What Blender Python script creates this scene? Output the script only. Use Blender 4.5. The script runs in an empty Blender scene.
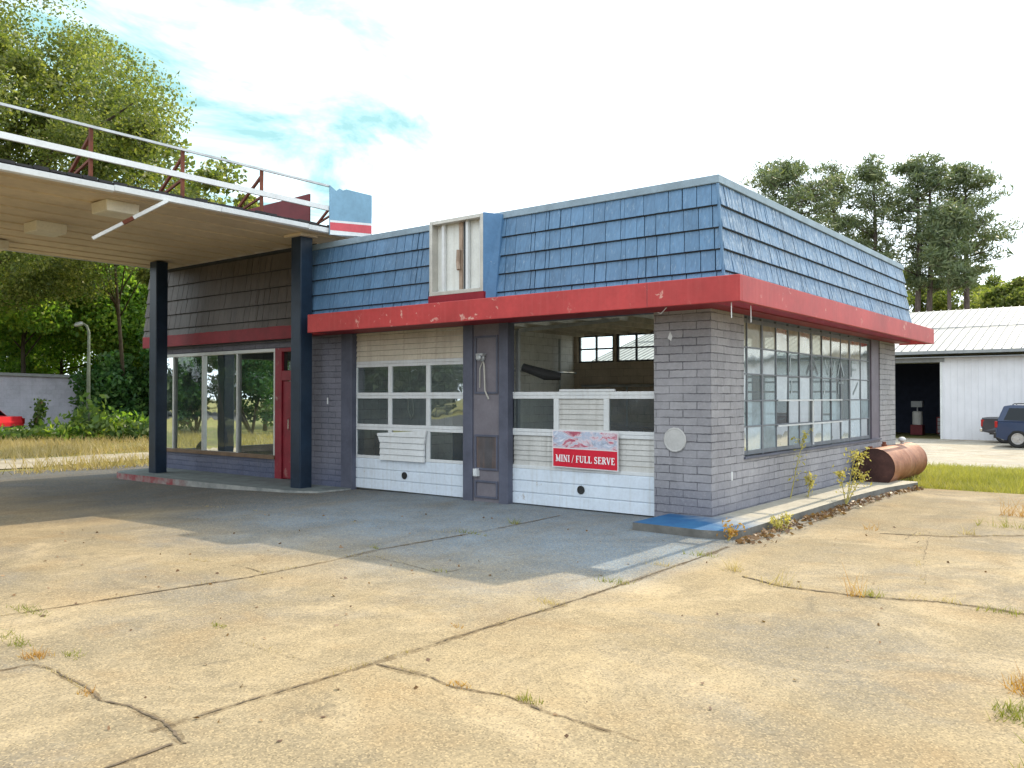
import bpy, math, random
import numpy as np
from mathutils import Vector, Matrix

R = random.Random(7)
NR = np.random.default_rng(7)
scn = bpy.context.scene
col = scn.collection
V = Vector

# ------------------------------------------------------------------ camera
F, CY = 840.4, 384.0
CAM = np.array([4.6917, -10.1614, 1.65])
YAW, PIT = -0.6652, 0.0156
cd = bpy.data.cameras.new('camera')
cam = bpy.data.objects.new('camera', cd)
col.objects.link(cam)
cd.sensor_width = 36.0
cd.lens = F / 1024 * 36.0
cd.clip_start = 0.05
cd.clip_end = 3000
cam.location = CAM
cam.rotation_euler = (math.pi / 2 + PIT, 0, -YAW)
scn.camera = cam

_fw = np.array([math.sin(YAW) * math.cos(PIT), math.cos(YAW) * math.cos(PIT), math.sin(PIT)])
_rt = np.array([math.cos(YAW), -math.sin(YAW), 0])
_up = np.cross(_rt, _fw)


def sm(t):
    t = min(1.0, max(0.0, t))
    return t * t * (3 - 2 * t)


def gz(x, y):
    """height of the ground: falls a little to the left and to the rear"""
    return -0.12 * sm((-5 - x) / 7) - 0.42 * sm((y - 8) / 16)


def ray(u, v):
    return _fw + _rt * (u - 512) / F + _up * (CY - v) / F


def on(u, v, ax, val):
    d = ray(u, v)
    t = (val - CAM[ax]) / d[ax]
    return CAM + t * d


def gnd(u, v):
    """surveyed point on the ground"""
    z = 0.0
    for i in range(40):
        P = on(u, v, 2, z)
        z = .5 * z + .5 * gz(P[0], P[1])
    return P


def dep(u, v, z):
    return CAM + ray(u, v) * z


# ------------------------------------------------------------------ materials
def newmat(name):
    m = bpy.data.materials.new(name)
    m.use_nodes = True
    nt = m.node_tree
    nt.nodes.clear()
    out = nt.nodes.new('ShaderNodeOutputMaterial')
    return m, nt, out


class NT:
    def __init__(s, nt):
        s.nt = nt

    def n(s, t, **k):
        nd = s.nt.nodes.new(t)
        for a, b in k.items():
            setattr(nd, a, b)
        return nd

    def l(s, a, b):
        s.nt.links.new(a, b)

    def val(s, sock, v):
        if hasattr(v, 'links') or hasattr(v, 'is_linked'):
            s.l(v, sock)
        else:
            sock.default_value = v

    def coord(s, kind='Object'):
        return s.n('ShaderNodeTexCoord').outputs[kind]

    def pos(s):
        return s.n('ShaderNodeNewGeometry').outputs['Position']

    def mapping(s, vec, scale=(1, 1, 1), loc=(0, 0, 0), rot=(0, 0, 0)):
        m = s.n('ShaderNodeMapping')
        s.l(vec, m.inputs['Vector'])
        m.inputs['Scale'].default_value = scale
        m.inputs['Location'].default_value = loc
        m.inputs['Rotation'].default_value = rot
        return m.outputs[0]

    def noise(s, vec, scale, detail=4, rough=.55, dist=0):
        n = s.n('ShaderNodeTexNoise')
        s.l(vec, n.inputs['Vector'])
        n.inputs['Scale'].default_value = scale
        n.inputs['Detail'].default_value = detail
        n.inputs['Roughness'].default_value = rough
        n.inputs['Distortion'].default_value = dist
        return n.outputs['Fac']

    def voro(s, vec, scale, out='Distance', feature='F1'):
        n = s.n('ShaderNodeTexVoronoi', feature=feature)
        s.l(vec, n.inputs['Vector'])
        n.inputs['Scale'].default_value = scale
        return n.outputs[out]

    def ramp(s, fac, stops):
        r = s.n('ShaderNodeValToRGB')
        s.l(fac, r.inputs[0])
        e = r.color_ramp.elements
        while len(e) < len(stops):
            e.new(0.5)
        for i, (p, c) in enumerate(stops):
            e[i].position = p
            e[i].color = (c, c, c, 1) if isinstance(c, (int, float)) else (*c, 1)
        return r.outputs[0]

    def mix(s, fac, a, b, mode='MIX'):
        m = s.n('ShaderNodeMix', data_type='RGBA', blend_type=mode)
        s.val(m.inputs[0], fac)
        for sock, v in ((m.inputs[6], a), (m.inputs[7], b)):
            if isinstance(v, tuple):
                sock.default_value = (*v, 1) if len(v) == 3 else v
            else:
                s.l(v, sock)
        return m.outputs[2]

    def math(s, op, a, b=None, clamp=False):
        m = s.n('ShaderNodeMath', operation=op, use_clamp=clamp)
        s.val(m.inputs[0], a)
        if b is not None:
            s.val(m.inputs[1], b)
        return m.outputs[0]

    def bump(s, h, strength=.3, dist=.01):
        b = s.n('ShaderNodeBump')
        b.inputs['Strength'].default_value = strength
        b.inputs['Distance'].default_value = dist
        s.l(h, b.inputs['Height'])
        return b.outputs[0]

    def bsdf(s, colr, rough=.6, metal=0, normal=None, spec=.4):
        p = s.n('ShaderNodeBsdfPrincipled')
        s.val(p.inputs['Base Color'], (*colr, 1) if isinstance(colr, tuple) else colr)
        s.val(p.inputs['Roughness'], rough)
        s.val(p.inputs['Metallic'], metal)
        p.inputs['Specular IOR Level'].default_value = spec
        if normal is not None:
            s.l(normal, p.inputs['Normal'])
        return p.outputs[0]


def paint(name, c, rough=.55, metal=0, vary=.18, chip=None, chip_amt=.0, scale=3.0, bump=.15, streak=None, spec=.35):
    """weathered painted surface: tone patches, grime, optional chips of another colour"""
    m, nt, out = newmat(name)
    g = NT(nt)
    co = g.coord()
    n1 = g.noise(co, scale, 6, .65)
    n2 = g.noise(co, scale * 9, 4, .6)
    lo = tuple(x * (1 - vary) for x in c)
    hi = tuple(min(1, x * (1 + vary) + .01 * vary) for x in c)
    cc = g.mix(g.ramp(n1, [(.3, 0.), (.7, 1.)]), lo, hi)
    cc = g.mix(g.math('MULTIPLY', g.ramp(n2, [(.45, 0.), (.75, 1.)]), .35), cc, tuple(x * .7 for x in c))
    if streak:
        st = g.noise(g.mapping(co, (14, 14, .7)), 1.0, 5, .6)
        cc = g.mix(g.math('MULTIPLY', g.ramp(st, [(.5, 0.), (.75, 1.)]), streak[1]), cc, streak[0])
    if chip:
        ch = g.noise(co, 5.0, 10, .72, .4)
        t = .5 + .22 * (1 - chip_amt)
        where = g.ramp(g.noise(g.mapping(co, (1, 1, 1), (3, 8, 1)), .9, 3, .5), [(.46, 0.), (.6, 1.)])
        cc = g.mix(g.math('MULTIPLY', g.ramp(ch, [(t, 0.), (t + .03, 1.)]), g.math('ADD', g.math('MULTIPLY', where, .8), .12)), cc, chip)
    nb = g.bump(g.math('ADD', n2, n1), bump, .004)
    g.l(g.bsdf(cc, rough, metal, nb, spec), out.inputs[0])
    return m


M = {}


def concrete(name, lit, dark, apron_shade=None):
    m, nt, out = newmat(name)
    g = NT(nt)
    p = g.pos()
    big = g.noise(g.mapping(p, (1, .55, 1)), .33, 5, .6, .5)
    med = g.noise(p, 1.7, 7, .68, .3)
    fine = g.noise(p, 22, 5, .7)
    agg = g.voro(p, 105, 'Color')
    aggs = g.n('ShaderNodeSeparateColor')
    g.l(agg, aggs.inputs[0])
    c = g.mix(g.ramp(big, [(.36, 0.), (.62, 1.)]), dark, lit)
    gp = g.noise(g.mapping(p, (.7, 1, 1), (13, 5, 0)), .55, 6, .65, .6)
    c = g.mix(g.math('MULTIPLY', g.ramp(gp, [(.5, 0.), (.64, 1.)]), .8), c, tuple(.5 * (x + sum(dark) / 3) * .92 for x in dark))
    c = g.mix(g.math('MULTIPLY', g.ramp(med, [(.42, 0.), (.7, 1.)]), .5), c, tuple(x * .58 for x in dark))
    c = g.mix(g.math('MULTIPLY', g.ramp(g.noise(g.mapping(p, (1, 1, 1), (7, 3, 0)), .8, 8, .7, .8), [(.5, 0.), (.68, 1.)]), .62), c,
              tuple(min(1, x * k) for x, k in zip(lit, (1.4, 1.45, 1.6))))
    br = g.ramp(g.noise(g.mapping(p, (1, 1.3, 1), (21, 17, 0)), .95, 6, .66, .5), [(.5, 0.), (.66, 1.)])
    c = g.mix(g.math('MULTIPLY', br, .5), c, (.25, .165, .08))
    if apron_shade:
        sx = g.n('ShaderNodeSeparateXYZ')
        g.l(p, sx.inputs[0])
        # building's blue-grey shade put into the slab colour before the work bays
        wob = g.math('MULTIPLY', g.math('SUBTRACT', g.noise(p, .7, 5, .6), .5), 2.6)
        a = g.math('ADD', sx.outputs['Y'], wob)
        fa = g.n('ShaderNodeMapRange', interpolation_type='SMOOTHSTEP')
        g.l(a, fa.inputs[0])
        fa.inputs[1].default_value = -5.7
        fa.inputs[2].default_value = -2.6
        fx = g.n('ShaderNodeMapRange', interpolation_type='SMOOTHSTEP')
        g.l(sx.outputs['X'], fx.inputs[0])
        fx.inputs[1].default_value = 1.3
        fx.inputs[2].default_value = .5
        ap = g.mix(g.ramp(med, [(.35, 0.), (.7, 1.)]), apron_shade, tuple(x * .68 for x in apron_shade))
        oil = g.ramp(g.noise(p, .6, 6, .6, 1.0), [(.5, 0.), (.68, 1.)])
        # darker lane towards the canopy side
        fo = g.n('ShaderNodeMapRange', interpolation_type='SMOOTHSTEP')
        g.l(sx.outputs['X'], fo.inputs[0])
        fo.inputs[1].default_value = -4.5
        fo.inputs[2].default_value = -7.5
        lane_mix = g.math('ADD', g.math('MULTIPLY', oil, .45), g.math('MULTIPLY', fo.outputs[0], .85), True)
        ap = g.mix(lane_mix, ap, (.04, .055, .074))
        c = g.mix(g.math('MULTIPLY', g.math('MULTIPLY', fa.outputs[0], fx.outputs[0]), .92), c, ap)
    ln = g.ramp(g.noise(g.mapping(p, (1.5, .22, 1), (4, 9, 0)), 1.0, 6, .62, .3), [(.52, 0.), (.68, 1.)])
    c = g.mix(g.math('MULTIPLY', ln, .38), c, tuple(x * .6 for x in dark))
    st = g.ramp(g.noise(g.mapping(p, (1, 1, 1), (31, 11, 0)), 1.1, 5, .62, 1.2), [(.6, 0.), (.72, 1.)])
    c = g.mix(g.math('MULTIPLY', st, .55), c, (.085, .075, .06))
    c = g.mix(g.math('MULTIPLY', g.ramp(aggs.outputs[0], [(.55, 0.), (.95, 1.)]), .42), c, tuple(min(1, x * 1.5) for x in lit))
    c = g.mix(g.math('MULTIPLY', g.ramp(aggs.outputs[1], [(.62, 0.), (.95, 1.)]), .5), c, tuple(x * .38 for x in dark))
    c = g.mix(g.math('MULTIPLY', g.ramp(fine, [(.45, 0.), (.72, 1.)]), .3), c, tuple(x * .5 for x in dark))
    h = g.math('ADD', g.math('MULTIPLY', aggs.outputs[2], .5), g.math('ADD', fine, g.math('MULTIPLY', med, 2.0)))
    g.l(g.bsdf(c, .9, 0, g.bump(h, .5, .006), .2), out.inputs[0])
    return m


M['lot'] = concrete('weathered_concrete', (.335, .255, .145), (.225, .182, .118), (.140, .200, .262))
M['lot2'] = concrete('pale_concrete', (.38, .34, .27), (.30, .27, .22))
M['slab'] = concrete('kerb_concrete', (.30, .29, .26), (.22, .21, .20))


def soil():
    m, nt, out = newmat('dry_grass_soil')
    g = NT(nt)
    p = g.pos()
    n = g.noise(p, .5, 6, .6)
    f = g.noise(p, 14, 5, .7)
    c = g.mix(g.ramp(n, [(.35, 0.), (.6, 1.)]), (.20, .16, .075), (.13, .15, .04))
    c = g.mix(g.math('MULTIPLY', g.ramp(f, [(.4, 0.), (.7, 1.)]), .5), c, (.30, .24, .12))
    g.l(g.bsdf(c, .95, 0, g.bump(f, .6, .03), .1), out.inputs[0])
    return m


M['soil'] = soil()


def gravel():
    m, nt, out = newmat('gravel')
    g = NT(nt)
    p = g.pos()
    n = g.noise(p, .8, 6, .6)
    v = g.voro(p, 18, 'Color')
    s = g.n('ShaderNodeSeparateColor')
    g.l(v, s.inputs[0])
    c = g.mix(g.ramp(n, [(.35, 0.), (.65, 1.)]), (.30, .255, .19), (.42, .37, .29))
    c = g.mix(g.math('MULTIPLY', s.outputs[0], .4), c, (.16, .14, .11))
    g.l(g.bsdf(c, .95, 0, g.bump(s.outputs[1], .6, .02), .1), out.inputs[0])
    return m


M['gravel'] = gravel()


def block(name, c1, c2, mortar, sc=(.40, .106), dirt=(.1, .1, .13), relief=1.0):
    """painted masonry laid in running bond, coordinates run along the wall"""
    m, nt, out = newmat(name)
    g = NT(nt)
    p = g.pos()
    sx = g.n('ShaderNodeSeparateXYZ')
    g.l(p, sx.inputs[0])
    cb = g.n('ShaderNodeCombineXYZ')
    wob = g.math('ADD', g.math('MULTIPLY', g.math('SUBTRACT', g.noise(p, 2.2, 3, .5), .5), .022), g.math('MULTIPLY', g.math('SUBTRACT', g.noise(p, 11, 4, .6), .5), .022))
    g.l(g.math('ADD', g.math('ADD', sx.outputs[0], sx.outputs[1]), wob), cb.inputs[0])
    g.l(g.math('ADD', sx.outputs[2], wob), cb.inputs[1])
    b = g.n('ShaderNodeTexBrick')  # blocks
    g.l(cb.outputs[0], b.inputs['Vector'])
    b.inputs['Scale'].default_value = 1
    b.inputs['Brick Width'].default_value = sc[0]
    b.inputs['Row Height'].default_value = sc[1]
    fill = g.n('ShaderNodeMapRange')
    g.l(g.noise(p, 3.1, 4, .6), fill.inputs[0])
    fill.inputs[1].default_value = .32
    fill.inputs[2].default_value = .68
    fill.inputs[3].default_value = .0005
    fill.inputs[4].default_value = .0115
    g.l(fill.outputs[0], b.inputs['Mortar Size'])
    b.inputs['Mortar Smooth'].default_value = .35
    b.inputs['Bias'].default_value = 0
    b.inputs['Color1'].default_value = (*c1, 1)
    b.inputs['Color2'].default_value = (*c2, 1)
    b.inputs['Mortar'].default_value = (*mortar, 1)
    n = g.noise(p, 9, 6, .65)
    big = g.noise(p, 1.2, 5, .6)
    c = g.mix(g.math('MULTIPLY', g.ramp(n, [(.35, 0.), (.7, 1.)]), .35), b.outputs['Color'], tuple(x * .62 for x in c1))
    c = g.mix(g.math('MULTIPLY', g.ramp(big, [(.45, 0.), (.75, 1.)]), .5), c, tuple(min(1, x * 1.3) for x in c2))
    # splash-back grime low on the wall
    lo = g.n('ShaderNodeMapRange', interpolation_type='SMOOTHSTEP')
    g.l(g.math('ADD', sx.outputs[2], g.math('MULTIPLY', big, .5)), lo.inputs[0])
    lo.inputs[1].default_value = 1.0
    lo.inputs[2].default_value = .2
    c = g.mix(g.math('MULTIPLY', lo.outputs[0], .6), c, dirt)
    h = g.math('ADD', g.math('MULTIPLY', b.outputs['Fac'], -1.6), g.math('MULTIPLY', n, 1.1))
    rough = g.noise(p, 26, 5, .7)
    h = g.math('ADD', h, g.math('MULTIPLY', rough, .9))
    c = g.mix(g.math('MULTIPLY', g.ramp(rough, [(.5, 0.), (.75, 1.)]), .3), c, tuple(min(1, x * 1.45) for x in c2))
    stn = g.noise(g.mapping(p, (5, 5, .8)), 1.0, 6, .65)
    c = g.mix(g.math('MULTIPLY', g.ramp(stn, [(.55, 0.), (.75, 1.)]), .35), c, tuple(x * .55 for x in c1))
    # mortar lines fade where paint has filled them
    g.l(g.bsdf(c, .75, 0, g.bump(h, relief, .012), .3), out.inputs[0])
    return m


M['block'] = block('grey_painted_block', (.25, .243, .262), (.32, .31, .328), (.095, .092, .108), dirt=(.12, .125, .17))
M['block_dark'] = block('shaded_grey_block', (.15, .15, .185), (.18, .178, .215), (.09, .09, .115), dirt=(.05, .075, .16))  # darker copy of the grey block, with shade put into its colour
M['block_white'] = block('white_interior_block', (.72, .70, .66), (.78, .76, .72), (.42, .40, .37), (.40, .2), (.34, .30, .25), .4)
M['block_brown'] = block('brown_interior_block', (.48, .40, .32), (.54, .45, .36), (.30, .24, .19), (.40, .2), (.22, .17, .13), .4)
M['block_far'] = block('pale_lilac_block', (.42, .42, .50), (.47, .47, .55), (.36, .36, .44), (.40, .2), (.33, .34, .38), .4)


def shingle(name, c, fade, amt, edge=.3):
    """painted metal shake: fine vertical grain, chalky worn flecks, painted sun glints on the side"""
    m, nt, out = newmat(name)
    g = NT(nt)
    p = g.pos()
    ri = g.n('ShaderNodeNewGeometry').outputs['Random Per Island']
    grain = g.noise(g.mapping(p, (26, 26, 2.2)), 1.0, 6, .65)
    n = g.noise(p, 1.1, 5, .6)
    cc = g.mix(ri, tuple(x * .86 for x in c), tuple(min(1, x * 1.12) for x in c))
    cc = g.mix(g.math('MULTIPLY', g.ramp(grain, [(.4, 0.), (.62, 1.)]), .5), cc, tuple(x * .5 for x in c))
    f = g.ramp(g.noise(g.mapping(p, (30, 30, 5)), 1.0, 8, .75), [(.62 - .2 * amt, 0.), (.70 - .1 * amt, 1.)])
    cc = g.mix(g.math('MULTIPLY', f, min(1, .35 + .5 * amt)), cc, fade)
    cc = g.mix(g.math('MULTIPLY', g.ramp(n, [(.4, 0.), (.7, 1.)]), .35), cc, tuple(min(1, x * 1.5 + .02) for x in c))
    g.l(g.bsdf(cc, .5, 0, g.bump(grain, .5, .006), .4), out.inputs[0])
    return m


M['shake'] = shingle('blue_metal_shake', (.082, .168, .285), (.30, .38, .46), .3)
M['shake_side'] = shingle('sun_flecked_blue_shake', (.08, .16, .275), (.52, .57, .62), .6)  # bleached wear plus grazing sunlight painted in as pale flecks
M['shake_brown'] = shingle('grey_brown_shake', (.085, .070, .062), (.05, .05, .06), .2)  # dark grey-brown, for the office mansard only
M['blue_cap'] = paint('faded_blue_flashing', (.22, .29, .35), .5, 0, .2, (.5, .5, .5), .1)
M['blue_flat'] = paint('flat_blue_paint', (.085, .19, .345), .5, 0, .15, (.5, .55, .6), .25)
M['red'] = paint('faded_red_paint', (.40, .042, .042), .5, 0, .2, (.60, .36, .30), .52, 1.2, .1, ((.46, .09, .08), .4))
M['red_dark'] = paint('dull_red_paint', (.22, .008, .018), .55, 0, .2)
M['red_door'] = paint('peeling_red_door_paint', (.22, .012, .024), .5, 0, .25, (.42, .36, .30), .55, 3)
M['maroon'] = paint('maroon_back_panel', (.13, .014, .018), .6, 0, .2)
M['navy'] = paint('dark_navy_column_paint', (.010, .022, .042), .35, 0, .3, None, 0, 2, .05)
M['jamb'] = paint('blue_grey_steel_paint', (.085, .09, .125), .5, 0, .2, (.3, .3, .3), .05)
M['pier_panel'] = paint('mauve_grey_panel_paint', (.16, .145, .165), .6, 0, .15)
M['white'] = paint('dirty_white_paint', (.62, .63, .64), .5, 0, .08, (.25, .2, .16), .05, 2, .06, ((.42, .38, .33), .35))
M['white_rail'] = paint('white_rail_paint', (.68, .69, .70), .5, 0, .1, (.25, .12, .08), .1, 3, .06)
M['door_white'] = paint('white_garage_door_paint', (.62, .68, .76), .45, 0, .08, (.36, .30, .25), .35, 2, .05, ((.42, .40, .37), .45))
M['door_tan'] = paint('yellowed_door_panel', (.60, .54, .44), .5, 0, .15, None, 0, 2, .06, ((.3, .22, .15), .5))
M['slat'] = paint('grey_white_slats', (.50, .49, .47), .5, 0, .15, None, 0, 3, .06, ((.25, .23, .2), .5))
M['soffit'] = paint('tan_canopy_decking', (.66, .53, .37), .6, 0, .18, None, 0, .6, .1, None)
M['fixture'] = paint('cream_light_housing', (.74, .68, .55), .5, 0, .08, None, 0, 3, .03)
M['roofing'] = paint('black_roofing', (.03, .028, .03), .8, 0, .3)
M['rust'] = paint('rusty_steel', (.15, .045, .025), .8, 0, .4, (.05, .02, .015), .4, 6, .3)
M['grey_metal'] = paint('galvanised_steel', (.45, .46, .47), .45, .5, .2, (.3, .15, .08), .15, 3)
M['sign_white'] = paint('yellowed_sign_interior', (.66, .66, .63), .5, 0, .1, None, 0, 3, .04, ((.32, .28, .22), .4))
M['sign_frame'] = paint('dull_aluminium', (.50, .48, .44), .45, .3, .15, (.3, .25, .2), .2, 4)
M['sky_panel'] = paint('pale_blue_sign_panel', (.17, .32, .45), .45, 0, .14, (.5, .58, .62), .2, 2, .04)
M['sign_red'] = paint('sign_red_stripe', (.55, .07, .09), .5, 0, .1)
M['sash'] = paint('painted_steel_sash', (.13, .14, .16), .5, 0, .2, (.35, .36, .37), .2, 5)
M['sash_white'] = paint('white_sash_paint', (.50, .51, .52), .5, 0, .12)
M['alu'] = paint('aluminium_storefront', (.52, .52, .50), .4, .4, .1)
M['dark'] = paint('dark_interior_paint', (.03, .035, .045), .7, 0, .3)
M['floor_in'] = paint('oily_shop_floor', (.34, .32, .29), .7, 0, .3)
M['wood'] = paint('brown_wood', (.16, .10, .06), .6, 0, .3)
M['rubber'] = paint('black_rubber', (.02, .02, .02), .8, 0, .3)
M['counter'] = paint('dark_green_counter', (.02, .07, .065), .5, 0, .2)
M['crack'] = paint('soil_filled_crack', (.105, .078, .05), .95, 0, .55, (.13, .10, .06), .6, 8)
M['chrome'] = paint('chrome', (.6, .6, .6), .2, 1, .05, None, 0, 3, .0)
M['rim'] = paint('alloy_rim', (.5, .5, .52), .3, .8, .05, None, 0, 3, .0)
M['banner_red'] = paint('banner_red_vinyl', (.58, .012, .035), .4, 0, .06, None, 0, 3, .03)
M['banner_white'] = paint('banner_white_vinyl', (.72, .68, .70), .4, 0, .05, None, 0, 3, .03)
M['plate'] = paint('round_plate_paint', (.42, .41, .40), .5, 0, .1, (.2, .18, .16), .1, 4)


def slab_blue():
    m, nt, out = newmat('worn_blue_kerb_paint')
    g = NT(nt)
    p = g.pos()
    sx = g.n('ShaderNodeSeparateXYZ')
    g.l(p, sx.inputs[0])
    n = g.noise(p, 3.2, 7, .7, .6)
    f = g.n('ShaderNodeMapRange')
    # paint survives along the front, worn to bare concrete along the side
    g.l(g.math('ADD', g.math('ADD', sx.outputs[1], g.math('MULTIPLY', sx.outputs[0], .5)), g.math('MULTIPLY', n, .9)), f.inputs[0])
    f.inputs[1].default_value = 1.0
    f.inputs[2].default_value = .0
    base = g.mix(g.ramp(n, [(.35, 0.), (.65, 1.)]), (.30, .275, .22), (.40, .37, .31))
    fine = g.noise(p, 24, 5, .7)
    base = g.mix(g.math('MULTIPLY', g.ramp(fine, [(.45, 0.), (.7, 1.)]), .4), base, (.22, .2, .17))
    blu = g.mix(g.ramp(n, [(.3, 0.), (.7, 1.)]), (.008, .06, .17), (.018, .11, .23))
    c = g.mix(f.outputs[0], base, blu)
    g.l(g.bsdf(c, .7, 0, g.bump(fine, .4, .004), .3), out.inputs[0])
    return m


M['slab_blue'] = slab_blue()


M['kerb_face'] = paint('dirty_kerb_face', (.13, .125, .115), .85, 0, .35, (.24, .22, .19), .5, 3, .2)


def kerb_red():
    m, nt, out = newmat('worn_red_kerb_paint')
    g = NT(nt)
    p = g.pos()
    sx = g.n('ShaderNodeSeparateXYZ')
    g.l(p, sx.inputs[0])
    n = g.noise(p, 3.5, 7, .7)
    f = g.n('ShaderNodeMapRange')
    g.l(g.math('ADD', sx.outputs[0], g.math('MULTIPLY', n, 2.2)), f.inputs[0])
    f.inputs[1].default_value = -9.3
    f.inputs[2].default_value = -10.3
    base = g.mix(g.ramp(n, [(.35, 0.), (.65, 1.)]), (.17, .18, .18), (.34, .34, .32))
    red = g.mix(g.ramp(n, [(.4, 0.), (.6, 1.)]), (.26, .06, .065), (.27, .2, .19))
    c = g.mix(f.outputs[0], base, red)
    g.l(g.bsdf(c, .8, 0, None, .2), out.inputs[0])
    return m


M['kerb_red'] = kerb_red()


def glass(name, tint=(.75, .82, .82), dirt=(.32, .36, .38), damt=.25, refl=1.0, rough=.02):
    m, nt, out = newmat(name)
    g = NT(nt)
    p = g.pos()
    tr = g.n('ShaderNodeBsdfTransparent')
    tr.inputs[0].default_value = (*tint, 1)
    gl = g.n('ShaderNodeBsdfGlossy')
    gl.inputs['Roughness'].default_value = rough
    gl.inputs[0].default_value = (.95, 1, 1, 1)
    wav = g.noise(p, 1.6, 2, .5)
    g.l(g.bump(wav, .06, .05), gl.inputs['Normal'])
    fr = g.n('ShaderNodeFresnel')
    fr.inputs[0].default_value = 1.52
    mx = g.n('ShaderNodeMixShader')
    g.l(g.math('MULTIPLY', fr.outputs[0], refl * 1.6, True), mx.inputs[0])
    g.l(tr.outputs[0], mx.inputs[1])
    g.l(gl.outputs[0], mx.inputs[2])
    df = g.n('ShaderNodeBsdfDiffuse')
    df.inputs[0].default_value = (*dirt, 1)
    mx2 = g.n('ShaderNodeMixShader')
    dn = g.noise(p, 2.4, 8, .7, .5)
    g.l(g.math('MULTIPLY', g.ramp(dn, [(.25, .35), (.75, 1.)]), damt), mx2.inputs[0])
    g.l(mx.outputs[0], mx2.inputs[1])
    g.l(df.outputs[0], mx2.inputs[2])
    g.l(mx2.outputs[0], out.inputs[0])
    return m


M['glass'] = glass('dusty_window_glass', (.68, .76, .78), (.14, .155, .165), .38, .32)
M['glass_clear'] = glass('storefront_glass', (.86, .92, .9), (.3, .36, .36), .06, .55)
M['glass_dirty'] = glass('grimy_sash_glass', (.6, .68, .7), (.21, .25, .265), .55, .62, .05)
M['glass_milky'] = glass('whitewashed_glass', (.5, .6, .64), (.33, .40, .44), .85, .6, .08)
M['glass_dark'] = glass('dark_sash_glass', (.35, .4, .42), (.10, .10, .105), .35, .5, .03)
M['glass_cream'] = glass('cream_sky_reflection', (.7, .7, .62), (.46, .44, .36), .7, .9, .06)  # cream reflection of the sky put into the pane colour
M['glass_car'] = glass('tinted_car_glass', (.06, .10, .16), (.03, .05, .08), .06, .4)
M['glass_back'] = glass('rear_and_added_window_glass', (.92, .98, .95), (.7, .75, .72), .18, .8, .1)


def banner_photo():
    m, nt, out = newmat('banner_car_wash_picture')
    g = NT(nt)
    co = g.coord()
    n = g.noise(g.mapping(co, (2.2, 1, 4.5)), 1.6, 6, .62, 1.2)
    c = g.ramp(n, [(.30, (.22, .02, .05)), (.42, (.48, .12, .17)), (.50, (.62, .55, .60)), (.58, (.36, .42, .55)), (.68, (.70, .70, .76))])
    n2 = g.noise(co, 7, 5, .7)
    c = g.mix(g.math('MULTIPLY', g.ramp(n2, [(.55, 0.), (.7, 1.)]), .6), c, (.05, .05, .08))
    g.l(g.bsdf(c, .4, 0, None, .3), out.inputs[0])
    return m


M['banner_photo'] = banner_photo()


def leafmat(name, dark, mid, light, trans=.45, sat=1):
    m, nt, out = newmat(name)
    g = NT(nt)
    p = g.pos()
    ri = g.n('ShaderNodeNewGeometry').outputs['Random Per Island']
    n = g.noise(p, .8, 5, .65)
    t = g.math('ADD', g.math('MULTIPLY', ri, .32), g.math('MULTIPLY', n, .75))
    c = g.ramp(t, [(.25, dark), (.52, mid), (.8, light)])
    df = g.n('ShaderNodeBsdfPrincipled')
    g.l(c, df.inputs['Base Color'])
    df.inputs['Roughness'].default_value = .45
    df.inputs['Specular IOR Level'].default_value = .35
    tl = g.n('ShaderNodeBsdfTranslucent')
    g.l(g.mix(1.0, c, (1.35, 1.4, .6), 'MULTIPLY'), tl.inputs[0])
    mx = g.n('ShaderNodeMixShader')
    mx.inputs[0].default_value = trans
    g.l(df.outputs[0], mx.inputs[1])
    g.l(tl.outputs[0], mx.inputs[2])
    g.l(mx.outputs[0], out.inputs[0])
    return m


M['leaf_oak'] = leafmat('oak_leaves', (.045, .07, .02), (.13, .165, .045), (.36, .36, .13), .55)
M['leaf_lush'] = leafmat('lush_leaves', (.06, .14, .035), (.17, .30, .055), (.42, .48, .11), .6)
M['leaf_hedge'] = leafmat('hedge_leaves', (0.02, 0.07, 0.025), (0.05, 0.13, 0.04), (0.13, 0.22, 0.06), .35)
M['leaf_pine'] = leafmat('pine_needles', (0.055, 0.085, 0.05), (0.12, 0.155, 0.08), (0.25, 0.26, 0.15), .3)
M['leaf_weed'] = leafmat('weed_leaves', (.28, .25, .06), (.46, .40, .12), (.6, .5, .2), .4)
M['leaf_vine'] = leafmat('vine_leaves', (.03, .07, .015), (.07, .13, .03), (.15, .2, .05), .4)
M['grass'] = leafmat('lawn_blades', (.16, .17, .035), (.29, .28, .07), (.42, .37, .13), .4)
M['grass_dry'] = leafmat('dry_grass_blades', (.22, .18, .085), (.38, .29, .14), (.52, .41, .23), .35)
M['grass_tuft'] = leafmat('crack_grass', (.10, .13, .02), (.20, .21, .04), (.33, .28, .07), .4)
M['grass_orange'] = leafmat('rusty_dry_weed', (.22, .10, .02), (.38, .19, .04), (.45, .30, .08), .4)
M['litter'] = leafmat('fallen_leaves', (.07, .04, .025), (.16, .09, .05), (.32, .20, .10), .2)


def bark(name, c):
    m, nt, out = newmat(name)
    g = NT(nt)
    p = g.pos()
    n = g.noise(g.mapping(p, (9, 9, 2)), 1.0, 6, .7)
    cc = g.mix(g.ramp(n, [(.35, 0.), (.65, 1.)]), tuple(x * .5 for x in c), tuple(x * 1.3 for x in c))
    g.l(g.bsdf(cc, .9, 0, g.bump(n, .8, .03), .1), out.inputs[0])
    return m


M['bark'] = bark('oak_bark', (.10, .08, .06))
M['bark_pine'] = bark('pine_bark', (.11, .085, .075))


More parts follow.
